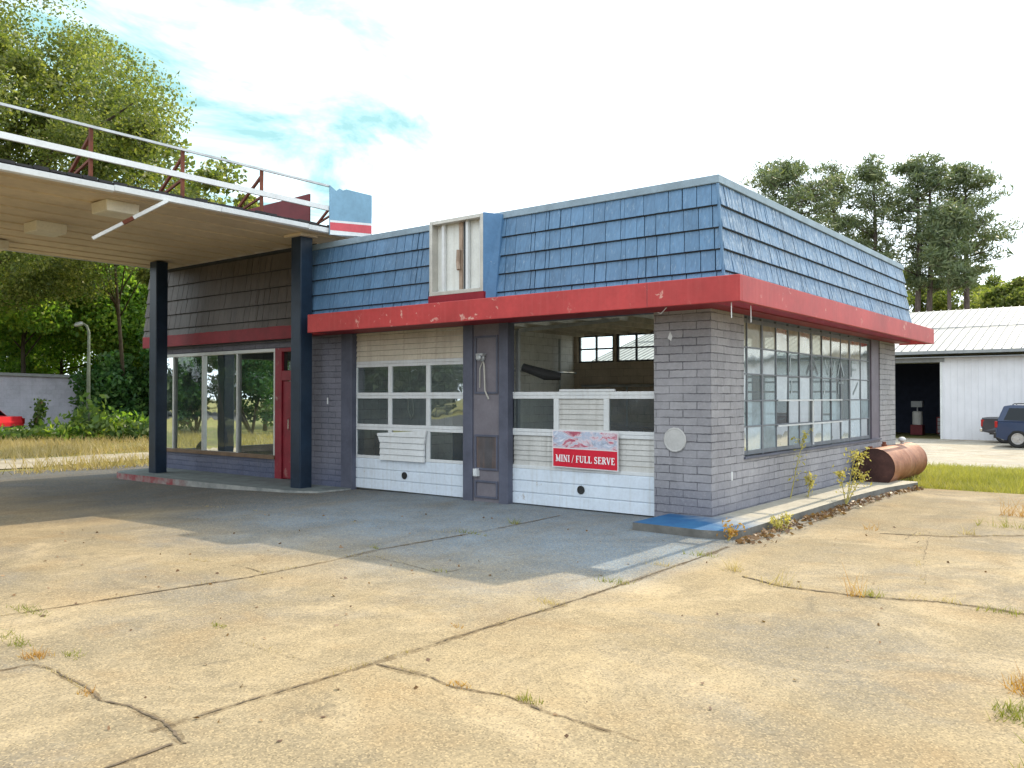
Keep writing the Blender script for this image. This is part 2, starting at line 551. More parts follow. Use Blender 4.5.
def tank_mat():
    m, nt, out = newmat('rusty_tank_steel')
    g = NT(nt)
    p = g.coord()
    n = g.noise(p, 2.6, 8, .7, .6)
    f = g.noise(p, 16, 6, .7)
    c = g.ramp(n, [(.25, (.07, .023, .012)), (.45, (.22, .078, .034)), (.6, (.31, .135, .07)), (.78, (.40, .24, .16))])
    c = g.mix(g.math('MULTIPLY', g.ramp(f, [(.5, 0.), (.7, 1.)]), .5), c, (.05, .022, .018))
    g.l(g.bsdf(c, .55, .15, g.bump(g.math('ADD', n, f), .3, .008), .4), out.inputs[0])
    return m


M['tank'] = tank_mat()
M['tank_dark'] = paint('dark_rusted_tank_end', (.055, .022, .018), .8, 0, .5, (.16, .07, .04), .4, 4, .3)


def warehouse_metal(name, c, period, axis, rough=.4, dirt=.3):
    m, nt, out = newmat(name)
    g = NT(nt)
    p = g.coord()
    n = g.noise(p, .7, 6, .65)
    f = g.noise(g.mapping(p, (3, 3, .4)), 1.0, 6, .7)
    cc = g.mix(g.ramp(n, [(.35, 0.), (.65, 1.)]), tuple(x * .9 for x in c), c)
    cc = g.mix(g.math('MULTIPLY', g.ramp(f, [(.5, 0.), (.8, 1.)]), dirt), cc, tuple(x * .55 for x in c))
    g.l(g.bsdf(cc, rough, 0, None, .4), out.inputs[0])
    return m


M['wh_wall'] = warehouse_metal('white_warehouse_sheet', (.66, .655, .69), .3, 0, .5, .25)
M['wh_roof'] = warehouse_metal('white_roof_sheet', (.40, .40, .39), .3, 0, .4, .2)
M['wh_trim'] = paint('grey_eave_trim', (.24, .25, .26), .5)
M['wh_dark'] = paint('dark_warehouse_interior', (.022, .028, .05), .9, 0, .2)


def carpaint(name, c):
    m, nt, out = newmat(name)
    g = NT(nt)
    p = g.n('ShaderNodeBsdfPrincipled')
    n = g.noise(g.coord(), 3, 5, .6)
    g.l(g.mix(n, tuple(x * .85 for x in c), tuple(x * 1.1 for x in c)), p.inputs['Base Color'])
    p.inputs['Roughness'].default_value = .32
    p.inputs['Metallic'].default_value = .15
    p.inputs['Coat Weight'].default_value = .25
    g.l(p.outputs[0], out.inputs[0])
    return m


M['car_blue'] = carpaint('blue_car_paint', (.012, .028, .075))
M['car_navy'] = carpaint('dark_pickup_paint', (.025, .026, .035))
M['car_red'] = carpaint('red_car_paint', (.75, .03, .045))
M['lamp_red'] = paint('red_tail_lamp', (.30, .012, .012), .2, 0, .05, None, 0, 3, 0)
M['lamp_clear'] = paint('clear_lamp', (.7, .7, .68), .15, 0, .05, None, 0, 3, 0)
M['trim_black'] = paint('black_plastic_trim', (.025, .025, .028), .5, 0, .1)


# ------------------------------------------------------------------ mesh building
class MB:
    def __init__(s):
        s.v, s.f, s.mi, s.cur = [], [], [], 0

    def quad(s, a, b, c, d):
        i = len(s.v)
        s.v += [tuple(a), tuple(b), tuple(c), tuple(d)]
        s.f.append((i, i + 1, i + 2, i + 3))
        s.mi.append(s.cur)
        return s

    def poly(s, pts):
        i = len(s.v)
        s.v += [tuple(p) for p in pts]
        s.f.append(tuple(range(i, i + len(pts))))
        s.mi.append(s.cur)
        return s

    def hexa(s, b, t):
        """eight corners: bottom loop and top loop, both counter-clockwise from above"""
        i = len(s.v)
        s.v += [tuple(p) for p in b] + [tuple(p) for p in t]
        for q in ((3, 2, 1, 0), (4, 5, 6, 7), (0, 1, 5, 4), (1, 2, 6, 5), (2, 3, 7, 6), (3, 0, 4, 7)):
            s.f.append(tuple(i + k for k in q))
            s.mi.append(s.cur)
        return s

    def box(s, x0, x1, y0, y1, z0, z1):
        return s.hexa([(x0, y0, z0), (x1, y0, z0), (x1, y1, z0), (x0, y1, z0)],
                      [(x0, y0, z1), (x1, y0, z1), (x1, y1, z1), (x0, y1, z1)])

    def bar(s, a, b, w, h=None):
        """square bar from a to b"""
        a, b = V(a), V(b)
        h = h or w
        d = (b - a).normalized()
        up = V((0, 0, 1)) if abs(d.z) < .95 else V((1, 0, 0))
        x = d.cross(up).normalized()
        y = x.cross(d).normalized()
        x, y = x * w / 2, y * h / 2
        return s.hexa([a - x - y, a + x - y, a + x + y, a - x + y][::-1], [b - x - y, b + x - y, b + x + y, b - x + y][::-1])

    def tube(s, pts, rad, seg=8, caps=True):
        pts = [V(p) for p in pts]
        rs = rad if isinstance(rad, (list, tuple)) else [rad] * len(pts)
        rings = []
        prev = None
        for k, p in enumerate(pts):
            d = (pts[min(k + 1, len(pts) - 1)] - pts[max(k - 1, 0)]).normalized()
            if prev is None:
                a = d.orthogonal().normalized()
            else:
                a = (prev - d * prev.dot(d)).normalized()
            prev = a
            b = d.cross(a)
            i0 = len(s.v)
            for j in range(seg):
                t = 2 * math.pi * j / seg
                s.v.append(tuple(p + (a * math.cos(t) + b * math.sin(t)) * rs[k]))
            rings.append(i0)
        for k in range(len(rings) - 1):
            for j in range(seg):
                s.f.append((rings[k] + j, rings[k] + (j + 1) % seg, rings[k + 1] + (j + 1) % seg, rings[k + 1] + j))
                s.mi.append(s.cur)
        if caps:
            s.f.append(tuple(rings[0] + j for j in reversed(range(seg))))
            s.mi.append(s.cur)
            s.f.append(tuple(rings[-1] + j for j in range(seg)))
            s.mi.append(s.cur)
        return s

    def lathe(s, o, axis, prof, seg=24):
        """profile [(distance along axis, radius)] turned about axis through o"""
        o = V(o)
        ax = V(axis).normalized()
        a = ax.orthogonal().normalized()
        b = ax.cross(a)
        rings = []
        for t, r in prof:
            i0 = len(s.v)
            for j in range(seg):
                th = 2 * math.pi * j / seg
                s.v.append(tuple(o + ax * t + (a * math.cos(th) + b * math.sin(th)) * max(r, .0004)))
            rings.append(i0)
        for k in range(len(rings) - 1):
            for j in range(seg):
                s.f.append((rings[k] + j, rings[k] + (j + 1) % seg, rings[k + 1] + (j + 1) % seg, rings[k + 1] + j))
                s.mi.append(s.cur)
        return s

    def prism(s, pts, vec):
        """planar polygon pts swept by vec"""
        n = len(pts)
        i = len(s.v)
        vec = V(vec)
        s.v += [tuple(V(p)) for p in pts] + [tuple(V(p) + vec) for p in pts]
        s.f.append(tuple(i + k for k in reversed(range(n))))
        s.f.append(tuple(i + n + k for k in range(n)))
        s.mi += [s.cur, s.cur]
        for k in range(n):
            s.f.append((i + k, i + (k + 1) % n, i + n + (k + 1) % n, i + n + k))
            s.mi.append(s.cur)
        return s


def origin(parent):
    o = V((0, 0, 0))
    while parent is not None:
        o = o + parent.location
        parent = parent.parent
    return o


def build(name, mb, mat, parent=None, bevel=0, smooth=False, local=False, label=None):
    me = bpy.data.meshes.new(name)
    off = V((0, 0, 0)) if local else origin(parent)
    me.from_pydata([(p[0] - off.x, p[1] - off.y, p[2] - off.z) for p in mb.v], [], mb.f)
    mats = mat if isinstance(mat, (list, tuple)) else [mat]
    for m in mats:
        me.materials.append(m)
    if len(mats) > 1:
        me.polygons.foreach_set('material_index', mb.mi)
    import bmesh
    bm = bmesh.new()
    bm.from_mesh(me)
    bmesh.ops.recalc_face_normals(bm, faces=bm.faces)
    bm.to_mesh(me)
    bm.free()
    if smooth:
        me.polygons.foreach_set('use_smooth', [True] * len(me.polygons))
    o = bpy.data.objects.new(name, me)
    col.objects.link(o)
    if parent is not None:
        o.parent = parent
    if bevel:
        bv = o.modifiers.new('bevel', 'BEVEL')
        bv.width = bevel
        bv.segments = 2
        bv.limit_method = 'ANGLE'
        bv.angle_limit = math.radians(40)
    if smooth and not bevel:
        pass
    if label:
        o['label'] = label
    return o


def rawmesh(name, verts, faces4, mat, parent=None):
    """numpy quads -> one mesh"""
    me = bpy.data.meshes.new(name)
    off = origin(parent)
    verts = np.asarray(verts, np.float32) - np.array(off, np.float32)
    n = len(faces4)
    me.vertices.add(len(verts))
    me.vertices.foreach_set('co', verts.ravel())
    me.loops.add(n * 4)
    me.loops.foreach_set('vertex_index', np.asarray(faces4, np.int32).ravel())
    me.polygons.add(n)
    me.polygons.foreach_set('loop_start', np.arange(0, n * 4, 4, dtype=np.int32))
    me.polygons.foreach_set('loop_total', np.full(n, 4, np.int32))
    me.update(calc_edges=True)
    me.materials.append(mat)
    o = bpy.data.objects.new(name, me)
    col.objects.link(o)
    if parent is not None:
        o.parent = parent
    return o


def tag(o, label=None, cat=None, group=None, kind=None):
    if label:
        o['label'] = label
    if cat:
        o['category'] = cat
    if group:
        o['group'] = group
    if kind:
        o['kind'] = kind
    return o


def thing(name, label, cat, loc=(0, 0, 0), rz=0, group=None):
    o = bpy.data.objects.new(name, None)
    col.objects.link(o)
    o.location = loc
    o.rotation_euler = (0, 0, rz)
    o.empty_display_size = .3
    return tag(o, label, cat, group)


# ------------------------------------------------------------------ ground
def strip_sheet(name, ys, xl, xr, n, mat, dz, kind='structure'):
    """ground sheet between two wandering edges that follows the lie of the land"""
    vs, fs = [], []
    for y in ys:
        a, b = xl(y), xr(y)
        for i in range(n + 1):
            x = a + (b - a) * i / n
            vs.append((x, y, gz(x, y) + dz))
    for j in range(len(ys) - 1):
        for i in range(n):
            k = j * (n + 1) + i
            fs.append((k, k + 1, k + n + 2, k + n + 1))
    o = rawmesh(name, np.array(vs), fs, mat)
    return tag(o, kind=kind)


def wob(y, s, a, ph):
    return a * (math.sin(y * s + ph) + .5 * math.sin(y * s * 2.7 + ph * 2) + .35 * math.sin(y * s * 7.1 + ph * 3))


ys = [-900, -300, -100, -60] + list(np.arange(-40, 44, 1.0)) + [60, 100, 300, 900]
xs_ = [-900, -300, -120] + list(np.arange(-80, 42, 1.0)) + [60, 120, 300, 900]
gv = [(x, y, gz(x, y) - .03) for y in ys for x in xs_]
gf = [(j * len(xs_) + i, j * len(xs_) + i + 1, (j + 1) * len(xs_) + i + 1, (j + 1) * len(xs_) + i)
      for j in range(len(ys) - 1) for i in range(len(xs_) - 1)]
tag(rawmesh('ground', np.array(gv), gf, M['soil']), kind='structure')

lot_r = lambda y: 4.2 + wob(y, 1.1, .07, .4) + max(0, y + 1) * .35
lot_l = lambda y: -16.9 + wob(y, .9, .22, 1.1)
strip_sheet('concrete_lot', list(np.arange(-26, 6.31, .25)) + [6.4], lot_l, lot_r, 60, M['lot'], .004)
strip_sheet('rear_lot', list(np.arange(13.1, 36, .5)), lambda y: -16, lambda y: 30, 40, M['lot2'], 0.0)
strip_sheet('road', list(np.arange(-40, -26.2, .8)), lambda y: -120, lambda y: 120, 60, paint('road_asphalt', (.055, .055, .055), .9, 0, .2), -.004)
strip_sheet('gravel_lane', list(np.arange(-30, 9, .4)), lambda y: -21.6 + wob(y, .7, .35, 0), lambda y: -18.4 + wob(y, .8, .35, 2),
            8, M['gravel'], -.006)


def stain_mat():
    m, nt, out = newmat('joint_stain')
    g = NT(nt)
    p = g.pos()
    tr = g.n('ShaderNodeBsdfTransparent')
    df = g.n('ShaderNodeBsdfDiffuse')
    g.l(g.mix(g.noise(p, 9, 5, .6), (.11, .075, .042), (.20, .14, .085)), df.inputs[0])
    mx = g.n('ShaderNodeMixShader')
    n = g.math('ADD', g.noise(p, 3.5, 6, .7, .5), g.math('MULTIPLY', g.noise(p, 40, 4, .7), .5))
    g.l(g.ramp(n, [(.62, 0.), (1.0, .7)]), mx.inputs[0])
    g.l(tr.outputs[0], mx.inputs[1])
    g.l(df.outputs[0], mx.inputs[2])
    g.l(mx.outputs[0], out.inputs[0])
    return m


M['stain'] = stain_mat()
PATHS = []


def ribbon(pts, w, jit, name='pavement_crack', dz=.009, sub=.035, wander=.03):
    """thin soil-filled crack lying on the slab"""
    P = [np.array(p[:2]) for p in pts]
    path = []
    for a, b in zip(P[:-1], P[1:]):
        L = np.linalg.norm(b - a)
        n = max(1, int(L / sub))
        for i in range(n):
            path.append(a + (b - a) * i / n)
    path.append(P[-1])
    path = np.array(path)
    n = len(path)
    off = np.cumsum(NR.normal(0, wander * .35, n))
    off -= np.linspace(off[0], off[-1], n)
    off = off * .8 + NR.normal(0, wander * .2, n)
    d = np.gradient(path, axis=0)
    d /= np.linalg.norm(d, axis=1)[:, None] + 1e-9
    nrm = np.stack([-d[:, 1], d[:, 0]], 1)
    c = path + nrm * off[:, None]
    slow = np.interp(np.arange(n), np.linspace(0, n, max(3, n // 14)), NR.uniform(.0, 1.15, max(3, n // 14)) ** 1.3)
    ww = w * (slow + jit * .8 * NR.normal(0, 1, n)).clip(.05, 2.6) / 2 * .8
    L = c + nrm * ww[:, None]
    Rr = c - nrm * ww[:, None]
    vs = []
    for q in (L, Rr):
        for x, y in q:
            vs.append((x, y, gz(x, y) + dz))
    fs = [(i, n + i, n + i + 1, i + 1) for i in range(n - 1)]
    o = rawmesh(name, np.array(vs), fs, M['crack'])
    tag(o, kind='structure')
    if w < .016:
        PATHS.append(path)
        return path
    vs = []
    k3 = np.ones(7) / 7
    sw_ = np.convolve(np.pad((w * 1.0 + .010) * (1 + .9 * NR.normal(0, 1, n)).clip(.0, 2.6), 3, 'edge'), k3, 'valid')
    for q in (c + nrm * sw_[:, None], c - nrm * sw_[:, None]):
        for x, y in q:
            vs.append((x, y, gz(x, y) + dz - .004 + .0003 * len(PATHS) * .1))
    tag(rawmesh('joint_stain', np.array(vs), fs, M['stain']), kind='structure')
    PATHS.append(path)
    return path


def gp(L):
    return [gnd(u, v) for u, v in L]


ribbon(gp([(150, 733), (200, 717), (376, 662), (490, 627), (560, 606), (620, 586), (700, 558), (728, 547)]), .020, .45, wander=.008)
ribbon(gp([(-60, 627), (0, 617), (65, 607), (130, 596), (250, 577), (345, 557), (375, 550), (480, 532), (560, 516)]), .02, .5, wander=.008)
ribbon(gp([(345, 557), (375, 557), (410, 565), (440, 573), (472, 568)]), .014, .5, wander=.02)
ribbon(gp([(-20, 676), (0, 672), (30, 666), (47, 670), (80, 687), (97, 702), (130, 707), (165, 722), (185, 745)]), .016, .5, wander=.012)
ribbon(gp([(377, 665), (430, 677), (455, 687), (512, 697), (542, 712), (577, 722), (640, 742)]), .016, .5, wander=.012)
ribbon(gp([(742, 577), (782, 587), (857, 597), (937, 602), (992, 610), (1026, 615)]), .024, .5, wander=.02)
ribbon(gp([(237, 642), (290, 657), (340, 667)]), .006, .5, wander=.012)
ribbon(gp([(190, 560), (240, 567), (262, 573)]), .012, .5, wander=.015)
ribbon(gp([(905, 540), (925, 532), (917, 560), (925, 585)]), .008, .5, wander=.02)
ribbon(gp([(880, 534), (950, 537), (1026, 536)]), .03, .6, wander=.03)
ribbon(gp([(745, 540), (830, 519), (880, 500)]), .03, .6, wander=.03)
ribbon([(-7.6, -3.0), (-4.4, -2.75), (-2.1, -2.6)], .010, .5, wander=.02)
ribbon([(-2.05, -8.5), (-2.0, -14)], .02, .4, wander=.01)
ribbon([(.95, -8), (1.05, -16)], .02, .4, wander=.01)

# ---- raised walks round the building
sb = MB()
sl_out = [(-.58, -1.02), (.35, -1.06), (.62, -.98), (.74, -.78), (.76, 3.6), (.84, 5.2), (1.05, 6.45), (1.0, 6.6), (0.02, 6.6), (.02, -.02), (-.58, -.02)]
zt = .1
cen = [(x, y, zt) for x, y in sl_out]
# outer part of the walk in two convex pieces plus the kerb face
sb.poly([(-.58, -1.02, zt), (.35, -1.06, zt), (.62, -.98, zt), (.74, -.78, zt), (.742, -.02, zt), (-.58, -.02, zt)])
sb.poly([(.02, -.02, zt), (.742, -.02, zt), (.76, 3.6, zt), (.84, 5.2, zt), (1.05, 6.45, zt), (1.0, 6.6, zt), (.02, 6.6, zt)])
ring = sl_out[:8] + [(.02, 6.6)]
for a, b in zip([(-.58, -.02)] + ring[:-1], ring):
    sb.quad((a[0], a[1], -.02), (b[0], b[1], -.02), (b[0], b[1], zt), (a[0], a[1], zt))
sb.mi = [0, 0] + [1] * (len(sb.f) - 2)
walk = build('kerb_walk', sb, [M['slab_blue'], M['kerb_face']], None, .015)
tag(walk, kind='structure')

ob = MB()
ow = [(-13.9, .28), (-13.9, -.55), (-13.6, -.95), (-13.2, -1.1), (-10, -1.08), (-7.5, -.95), (-7.0, -.72), (-6.95, -.02), (-8.18, -.02), (-8.18, .28)]
ztop = [.0 if x < -8 else .03 for x, y in ow]
ob.poly([(x, y, .01) for x, y in ow])
for a, b in zip(ow, ow[1:] + ow[:1]):
    ob.quad((a[0], a[1], -.2), (b[0], b[1], -.2), (b[0], b[1], .01), (a[0], a[1], .01))
ob.mi = [0] + [1] * (len(ob.f) - 1)
tag(build('office_walk', ob, [paint('teal_grey_walk', (.13, .15, .15), .8, 0, .3), M['kerb_red']], None, .02), kind='structure')  # greenish-grey top, red on the faces only

# ------------------------------------------------------------------ the service station
st = thing('service_station', 'closed blue and red two-bay service station with shingled mansard and grey block walls', 'service station', (-4.0, 4.6, 0))
ZH = 2.80     # soffit
# -- block walls
w = MB()
w.box(-.83, 0, 0, .2, 0, ZH)                       # corner pier, front
w.box(-.2, 0, .2, 1.07, 0, ZH)                     # corner pier, side
w.box(-.2, 0, 1.07, 7.45, 0, .80)                  # under side window
w.box(-.2, 0, 8.03, 9.23, 0, ZH)                   # rear pier
w.box(-.2, 0, 7.45, 8.03, 0, .80)
build('wall', w, M['block'], st)
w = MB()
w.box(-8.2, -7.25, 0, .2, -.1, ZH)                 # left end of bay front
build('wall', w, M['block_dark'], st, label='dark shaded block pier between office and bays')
w = MB()
zb0, zb1 = 2.58, 3.32
w.box(-8.2, -8.08, 9.03, 9.23, 0, 4.43)
w.box(-8.08, -5.7, 9.03, 9.23, 0, zb0)
w.box(-8.08, -5.7, 9.03, 9.23, zb1, 4.43)
w.box(-6.95, -6.87, 9.03, 9.23, zb0, zb1)
w.box(-5.7, -5.4, 9.03, 9.23, 0, 4.43)
w.box(-5.4, -.6, 9.03, 9.23, 0, .9)
w.box(-5.4, -.6, 9.03, 9.23, 3.1, 4.43)
w.box(-3.1, -2.9, 9.03, 9.23, .9, 3.1)
w.box(-.6, -.2, 9.03, 9.23, 0, 4.43)
build('rear_wall', w, M['block_brown'], st)
w = MB()
w.box(-8.32, -8.2, .2, 9.23, 0, 3.6)
build('partition_wall', w, M['block_white'], st)
# rear windows; the two wide ones are unseen, added to light the bay
for xa, xb, zb0, zb1 in ((-8.08, -6.95, zb0, zb1), (-6.87, -5.7, zb0, zb1), (-5.4, -3.1, .9, 3.1), (-2.9, -.6, .9, 3.1)):
    f = MB()
    for x in (xa + .03, (xa + xb) / 2, xb - .03):
        f.box(x - .025, x + .025, 9.08, 9.13, zb0, zb1)
    for z in (zb0 + .025, (zb0 + zb1) / 2, zb1 - .025):
        f.box(xa, xb, 9.085, 9.125, z - .022, z + .022)
    fo = build('rear_or_added_window', f, M['sash'], st)
    g = MB()
    g.quad((xa, 9.105, zb0), (xb, 9.105, zb0), (xb, 9.105, zb1), (xa, 9.105, zb1))
    build('glass', g, M['glass_back'], fo)
# floor, ceiling, joists
f = MB()
f.box(-8.2, -.2, .2, 9.03, -.05, .012)
build('shop_floor', f, M['floor_in'], st)
f = MB()
f.box(-8.2, -.0, .02, 3.7, 3.46, 3.52)
f.box(-8.2, -.0, 5.5, 9.2, 3.46, 3.52)
f.box(-.4, -.0, 3.7, 5.5, 3.46, 3.52)
build('roof_deck', f, M['roofing'], st)
f = MB()
for i in range(12):
    x = -7.9 + i * .68
    f.box(x, x + .05, .32, 9.0, 3.28, 3.46)
build('ceiling_joists', f, paint('pale_joist_paint', (.42, .38, .32), .7, 0, .3), st)
f = MB()
f.quad((-8.2, 3.7, 3.53), (-.4, 3.7, 3.53), (-.4, 5.5, 3.53), (-8.2, 5.5, 3.53))
build('added_skylight', f, M['glass_back'], st)  # unseen roof opening, added to brighten the dark bay
f = MB()
f.box(-8.2, -.2, .22, 3.7, 3.453, 3.458)
f.box(-8.2, -.2, 5.5, 9.0, 3.453, 3.458)
build('ceiling_board', f, paint('stained_ceiling_board', (.60, .54, .45), .8, 0, .2, (.12, .06, .03), .5, 1.2, .1), st)
# lintel above the bay doors (behind the fascia) and over the side window
f = MB()
f.box(-8.2, 0, .02, .2, ZH, 3.46)
f.box(-.2, -.003, .2, 9.2, ZH, 3.46)
build('lintel', f, M['jamb'], st)
# things inside the bay, pipes and a hanging door track
f = MB()
f.tube([(-8.05, 3.0, 2.3), (-8.05, 8.9, 2.3)], .03)
f.tube([(-7.9, 8.95, 1.95), (-3.2, 8.95, 1.95)], .035)
f.tube([(-6.5, 8.97, 1.95), (-6.5, 8.97, .3)], .03)
f.tube([(-5.0, 8.6, 2.15), (-1.5, 8.6, 2.1)], .03)
f.tube([(-8.1, 8.2, 3.2), (-8.1, 8.2, .2)], .035)
build('pipes', f, M['grey_metal'], st)
for pa_ in (((-3.42, .33, 2.7), (-3.42, 3.4, 3.1)), ((-.78, .33, 2.7), (-.78, 3.4, 3.1)), ((-3.42, .33, 0), (-3.42, .33, 2.7))):
    f = MB()
    f.bar(*pa_, .05, .06)
    build('door_track', f, M['grey_metal'], st)
f = MB()
f.tube([(-3.3, .30, 2.12), (-2.95, .42, 2.0), (-2.75, .55, 1.97)], [.06, .085, .06], 10)
build('exhaust_duct', f, M['rubber'], st)
f = MB()     # work benches and shelving along the rear wall
f.box(-7.8, -4.2, 8.3, 8.9, .82, .88)
f.box(-7.8, -7.7, 8.35, 8.85, 0, .82)
f.box(-4.3, -4.2, 8.35, 8.85, 0, .82)
f.box(-6.05, -5.95, 8.35, 8.85, 0, .82)
f.box(-3.4, -1.0, 8.55, 8.95, 1.25, 1.29)
f.box(-3.4, -1.0, 8.55, 8.95, 1.75, 1.79)
f.box(-3.4, -3.36, 8.55, 8.95, 0, 2.1)
f.box(-1.04, -1.0, 8.55, 8.95, 0, 2.1)
build('workbench', f, M['wood'], st)

# -- steel jamb panels and centre pier
for bxs in ((-7.25, -6.95, -.005, .12, -.05, ZH), (-4.26, -4.06, -.03, .14, 0, ZH), (-3.52, -3.34, -.03, .14, 0, ZH)):
    f = MB()
    f.box(*bxs)
    build('door_jamb', f, M['jamb'], st, .006)
cp = MB()
cp.box(-4.06, -3.52, .0, .12, 0, ZH)
cpo = build('centre_panel', cp, M['pier_panel'], st)
f = MB()
# recessed panels framed on the pier
for z0, z1 in ((1.70, 2.62), (.50, 1.06), (.06, .34)):
    f = MB()
    f.box(-4.03, -3.99, -.018, 0, z0, z1)
    f.box(-3.59, -3.55, -.018, 0, z0, z1)
    f.box(-3.99, -3.59, -.018, 0, z1 - .035, z1)
    f.box(-3.99, -3.59, -.018, 0, z0, z0 + .035)
    build('panel_moulding', f, M['jamb'], cpo, .004)
f = MB()
f.box(-3.99, -3.59, -.006, -.002, .535, 1.025)
build('dark_recess', f, paint('dark_streaked_recess', (.07, .065, .07), .6, 0, .3, None, 0, 4, .1, ((.22, .12, .08), .6)), cpo)
f = MB()
f.tube([(-3.86, -.01, 2.22), (-3.80, -.05, 2.17), (-3.78, -.05, 1.75), (-3.72, -.03, 1.62)], .012, 6)
f.tube([(-3.86, -.01, 2.22), (-3.90, -.03, 2.1), (-3.91, -.02, 1.8)], .008, 6)
build('loose_cable', f, paint('pale_cable', (.45, .43, .38)), cpo)
f = MB()
f.lathe((-3.86, -.012, 2.27), (0, -1, 0), [(0, .055), (.035, .055), (.05, .04), (.11, .05), (.13, .03), (.13, 0)], 16)
f.box(-3.93, -3.79, -.10, -.012, 2.30, 2.335)
build('wall_lamp', f, M['grey_metal'], cpo, smooth=False)
f = MB()
f.box(-4.01, -3.93, -.075, 0, .40, .52)
f.box(-4.0, -3.94, -.083, -.075, .415, .505)
build('outlet_box', f, M['white'], cpo, .006)

# -- garage doors
def garage_door(x0, x1, sections, removed=0):
    """sectional door; each section is panel, rails, stiles and panes"""
    d = MB()
    y0, y1 = .10, .15
    H = .56
    W = x1 - x0
    # bottom section: ribbed sheet
    zb = [0.0, .03, .19, .205, .365, .38, .55]
    d.box(x0, x1, y0 + .012, y1, .02, .555)
    for a, b in ((.02, .185), (.20, .365), (.38, .555)):
        d.box(x0, x1, y0 - .004, y0 + .012, a, b)
    dd = build('garage_door', d, M['door_white'], st, .006)
    rails = MB()
    n = 3
    tops = 4 - removed if removed else 4
    rows = list(range(1, tops if removed else 4))
    zs = [H * (r) for r in range(1, (3 if removed else 4) + 1)]
    for z in zs:
        rails.box(x0, x1, y0, y0 + .045, z - .002, z + .05)
        if z > H:
            rails.box(x0, x1, y0 + .002, y0 + .043, z - .055, z - .004)
    for r in range(1, 3 if removed else 4):
        for i in range(n + 1):
            x = x0 + W * i / n
            hw = .045 if i in (1, 2) else .06
            xa, xb = max(x0, x - hw), min(x1, x + hw)
            rails.box(xa, xb, y0 + .001, y0 + .044, H * r + .05, H * (r + 1) - .055)
    build('rail', rails, M['white'], dd, .005)
    for r in range(1, 3 if removed else 4):
        for i in range(n):
            a = x0 + W * i / n + (.045 if i else .06)
            b = x0 + W * (i + 1) / n - (.045 if i < 2 else .06)
            za, zb_ = H * r + .05, H * (r + 1) - .055
            s = sections.get((r, i), 'glass')
            p = MB()
            if s == 'slat':
                k = 6
                for q in range(k):
                    h = (zb_ - za) / k
                    p.hexa([(a, y0 + .018, za + q * h), (b, y0 + .018, za + q * h), (b, y0 + .035, za + q * h), (a, y0 + .035, za + q * h)],
                           [(a, y0 + .03, za + (q + 1) * h - .004), (b, y0 + .03, za + (q + 1) * h - .004), (b, y0 + .036, za + (q + 1) * h - .004), (a, y0 + .036, za + (q + 1) * h - .004)])
                build('slat_panel', p, M['slat'], dd)
            else:
                t = R.uniform(-.004, .004)
                p.quad((a, y0 + .022, za), (b, y0 + .022 + t, za), (b, y0 + .022 + t, zb_), (a, y0 + .022, zb_))
                build('pane', p, M['glass'], dd)
    if not removed:
        p = MB()
        k = 6
        for q in range(k):
            h = .56 / k
            z = 4 * H + .052 + q * h
            p.hexa([(x0, y0 - .002, z), (x1, y0 - .002, z), (x1, y0 + .04, z), (x0, y0 + .04, z)],
                   [(x0, y0 + .016, z + h - .006), (x1, y0 + .016, z + h - .006), (x1, y0 + .04, z + h - .006), (x0, y0 + .04, z + h - .006)])
        build('top_section', p, M['door_tan'], dd)
    else:
        p = MB()
        p.box(x0 + W * .36, x0 + W * .72, y0 - .01, y0 + .03, H * 3 + .052, H * 3 + .085)
        build('loose_trim', p, M['white'], dd)
    hx = x0 + W * (.47 if not removed else .505)
    p = MB()
    p.lathe((hx, y0 - .006, .30), (0, -1, 0), [(0, .062), (.012, .062), (.016, .045), (.010, .04), (.010, 0)], 18)
    build('pull_handle', p, M['rubber'], dd)
    return dd


d1 = garage_door(-7.0, -4.24, {})
d2 = garage_door(-3.40, -.78, {(1, 0): 'slat', (1, 1): 'slat', (1, 2): 'slat', (2, 1): 'slat'}, removed=1)
# board screwed over a broken pane of the left door
p = MB()
k = 5
for q in range(k):
    za = .55 + (1.07 - .55) * q / k
    zb = .55 + (1.07 - .55) * (q + 1) / k - .006
    ext = .06 if q > 2 else 0
    if q < k - 1:
        p.hexa([(-6.28, .045, za), (-5.2, .045, za), (-5.2, .085, za), (-6.28, .085, za)],
               [(-6.28 - ext, .06, zb), (-5.2 + ext * .3, .06, zb), (-5.2 + ext * .3, .085, zb), (-6.28 - ext, .085, zb)])
    else:
        zl = zb - .02
        p.hexa([(-6.34, .045, za), (-5.18, .045, za), (-5.18, .085, za), (-6.34, .085, za)],
               [(-6.36, .06, zl - .03), (-5.16, .06, zl + .04), (-5.16, .085, zl + .04), (-6.36, .085, zl - .03)])
build('siding_patch', p, M['white'], d1, label='white siding board nailed over the middle lower pane')
# things seen through the glass of the left door
f = MB()
f.tube([(-6.3, .8, 2.3), (-6.28, .8, 1.9), (-6.33, .8, 1.45), (-6.24, .8, 1.25), (-6.18, .8, 1.35), (-6.2, .8, 1.6), (-6.29, .8, 1.9)], .02, 6)
build('hanging_hose', f, paint('pale_hose', (.5, .48, .42)), st)
f = MB()
cabp = paint('blue_cabinet_paint', (.04, .09, .15), .4)
for bxs in ((-5.9, -4.5, 2.4, 3.0, .013, 1.0), (-7.6, -6.6, 3.4, 4.2, .013, 1.6), (-7.9, -7.1, 1.4, 2.2, .013, .9)):
    f = MB()
    f.box(*bxs)
    build('tool_cabinet', f, cabp, st, .02)


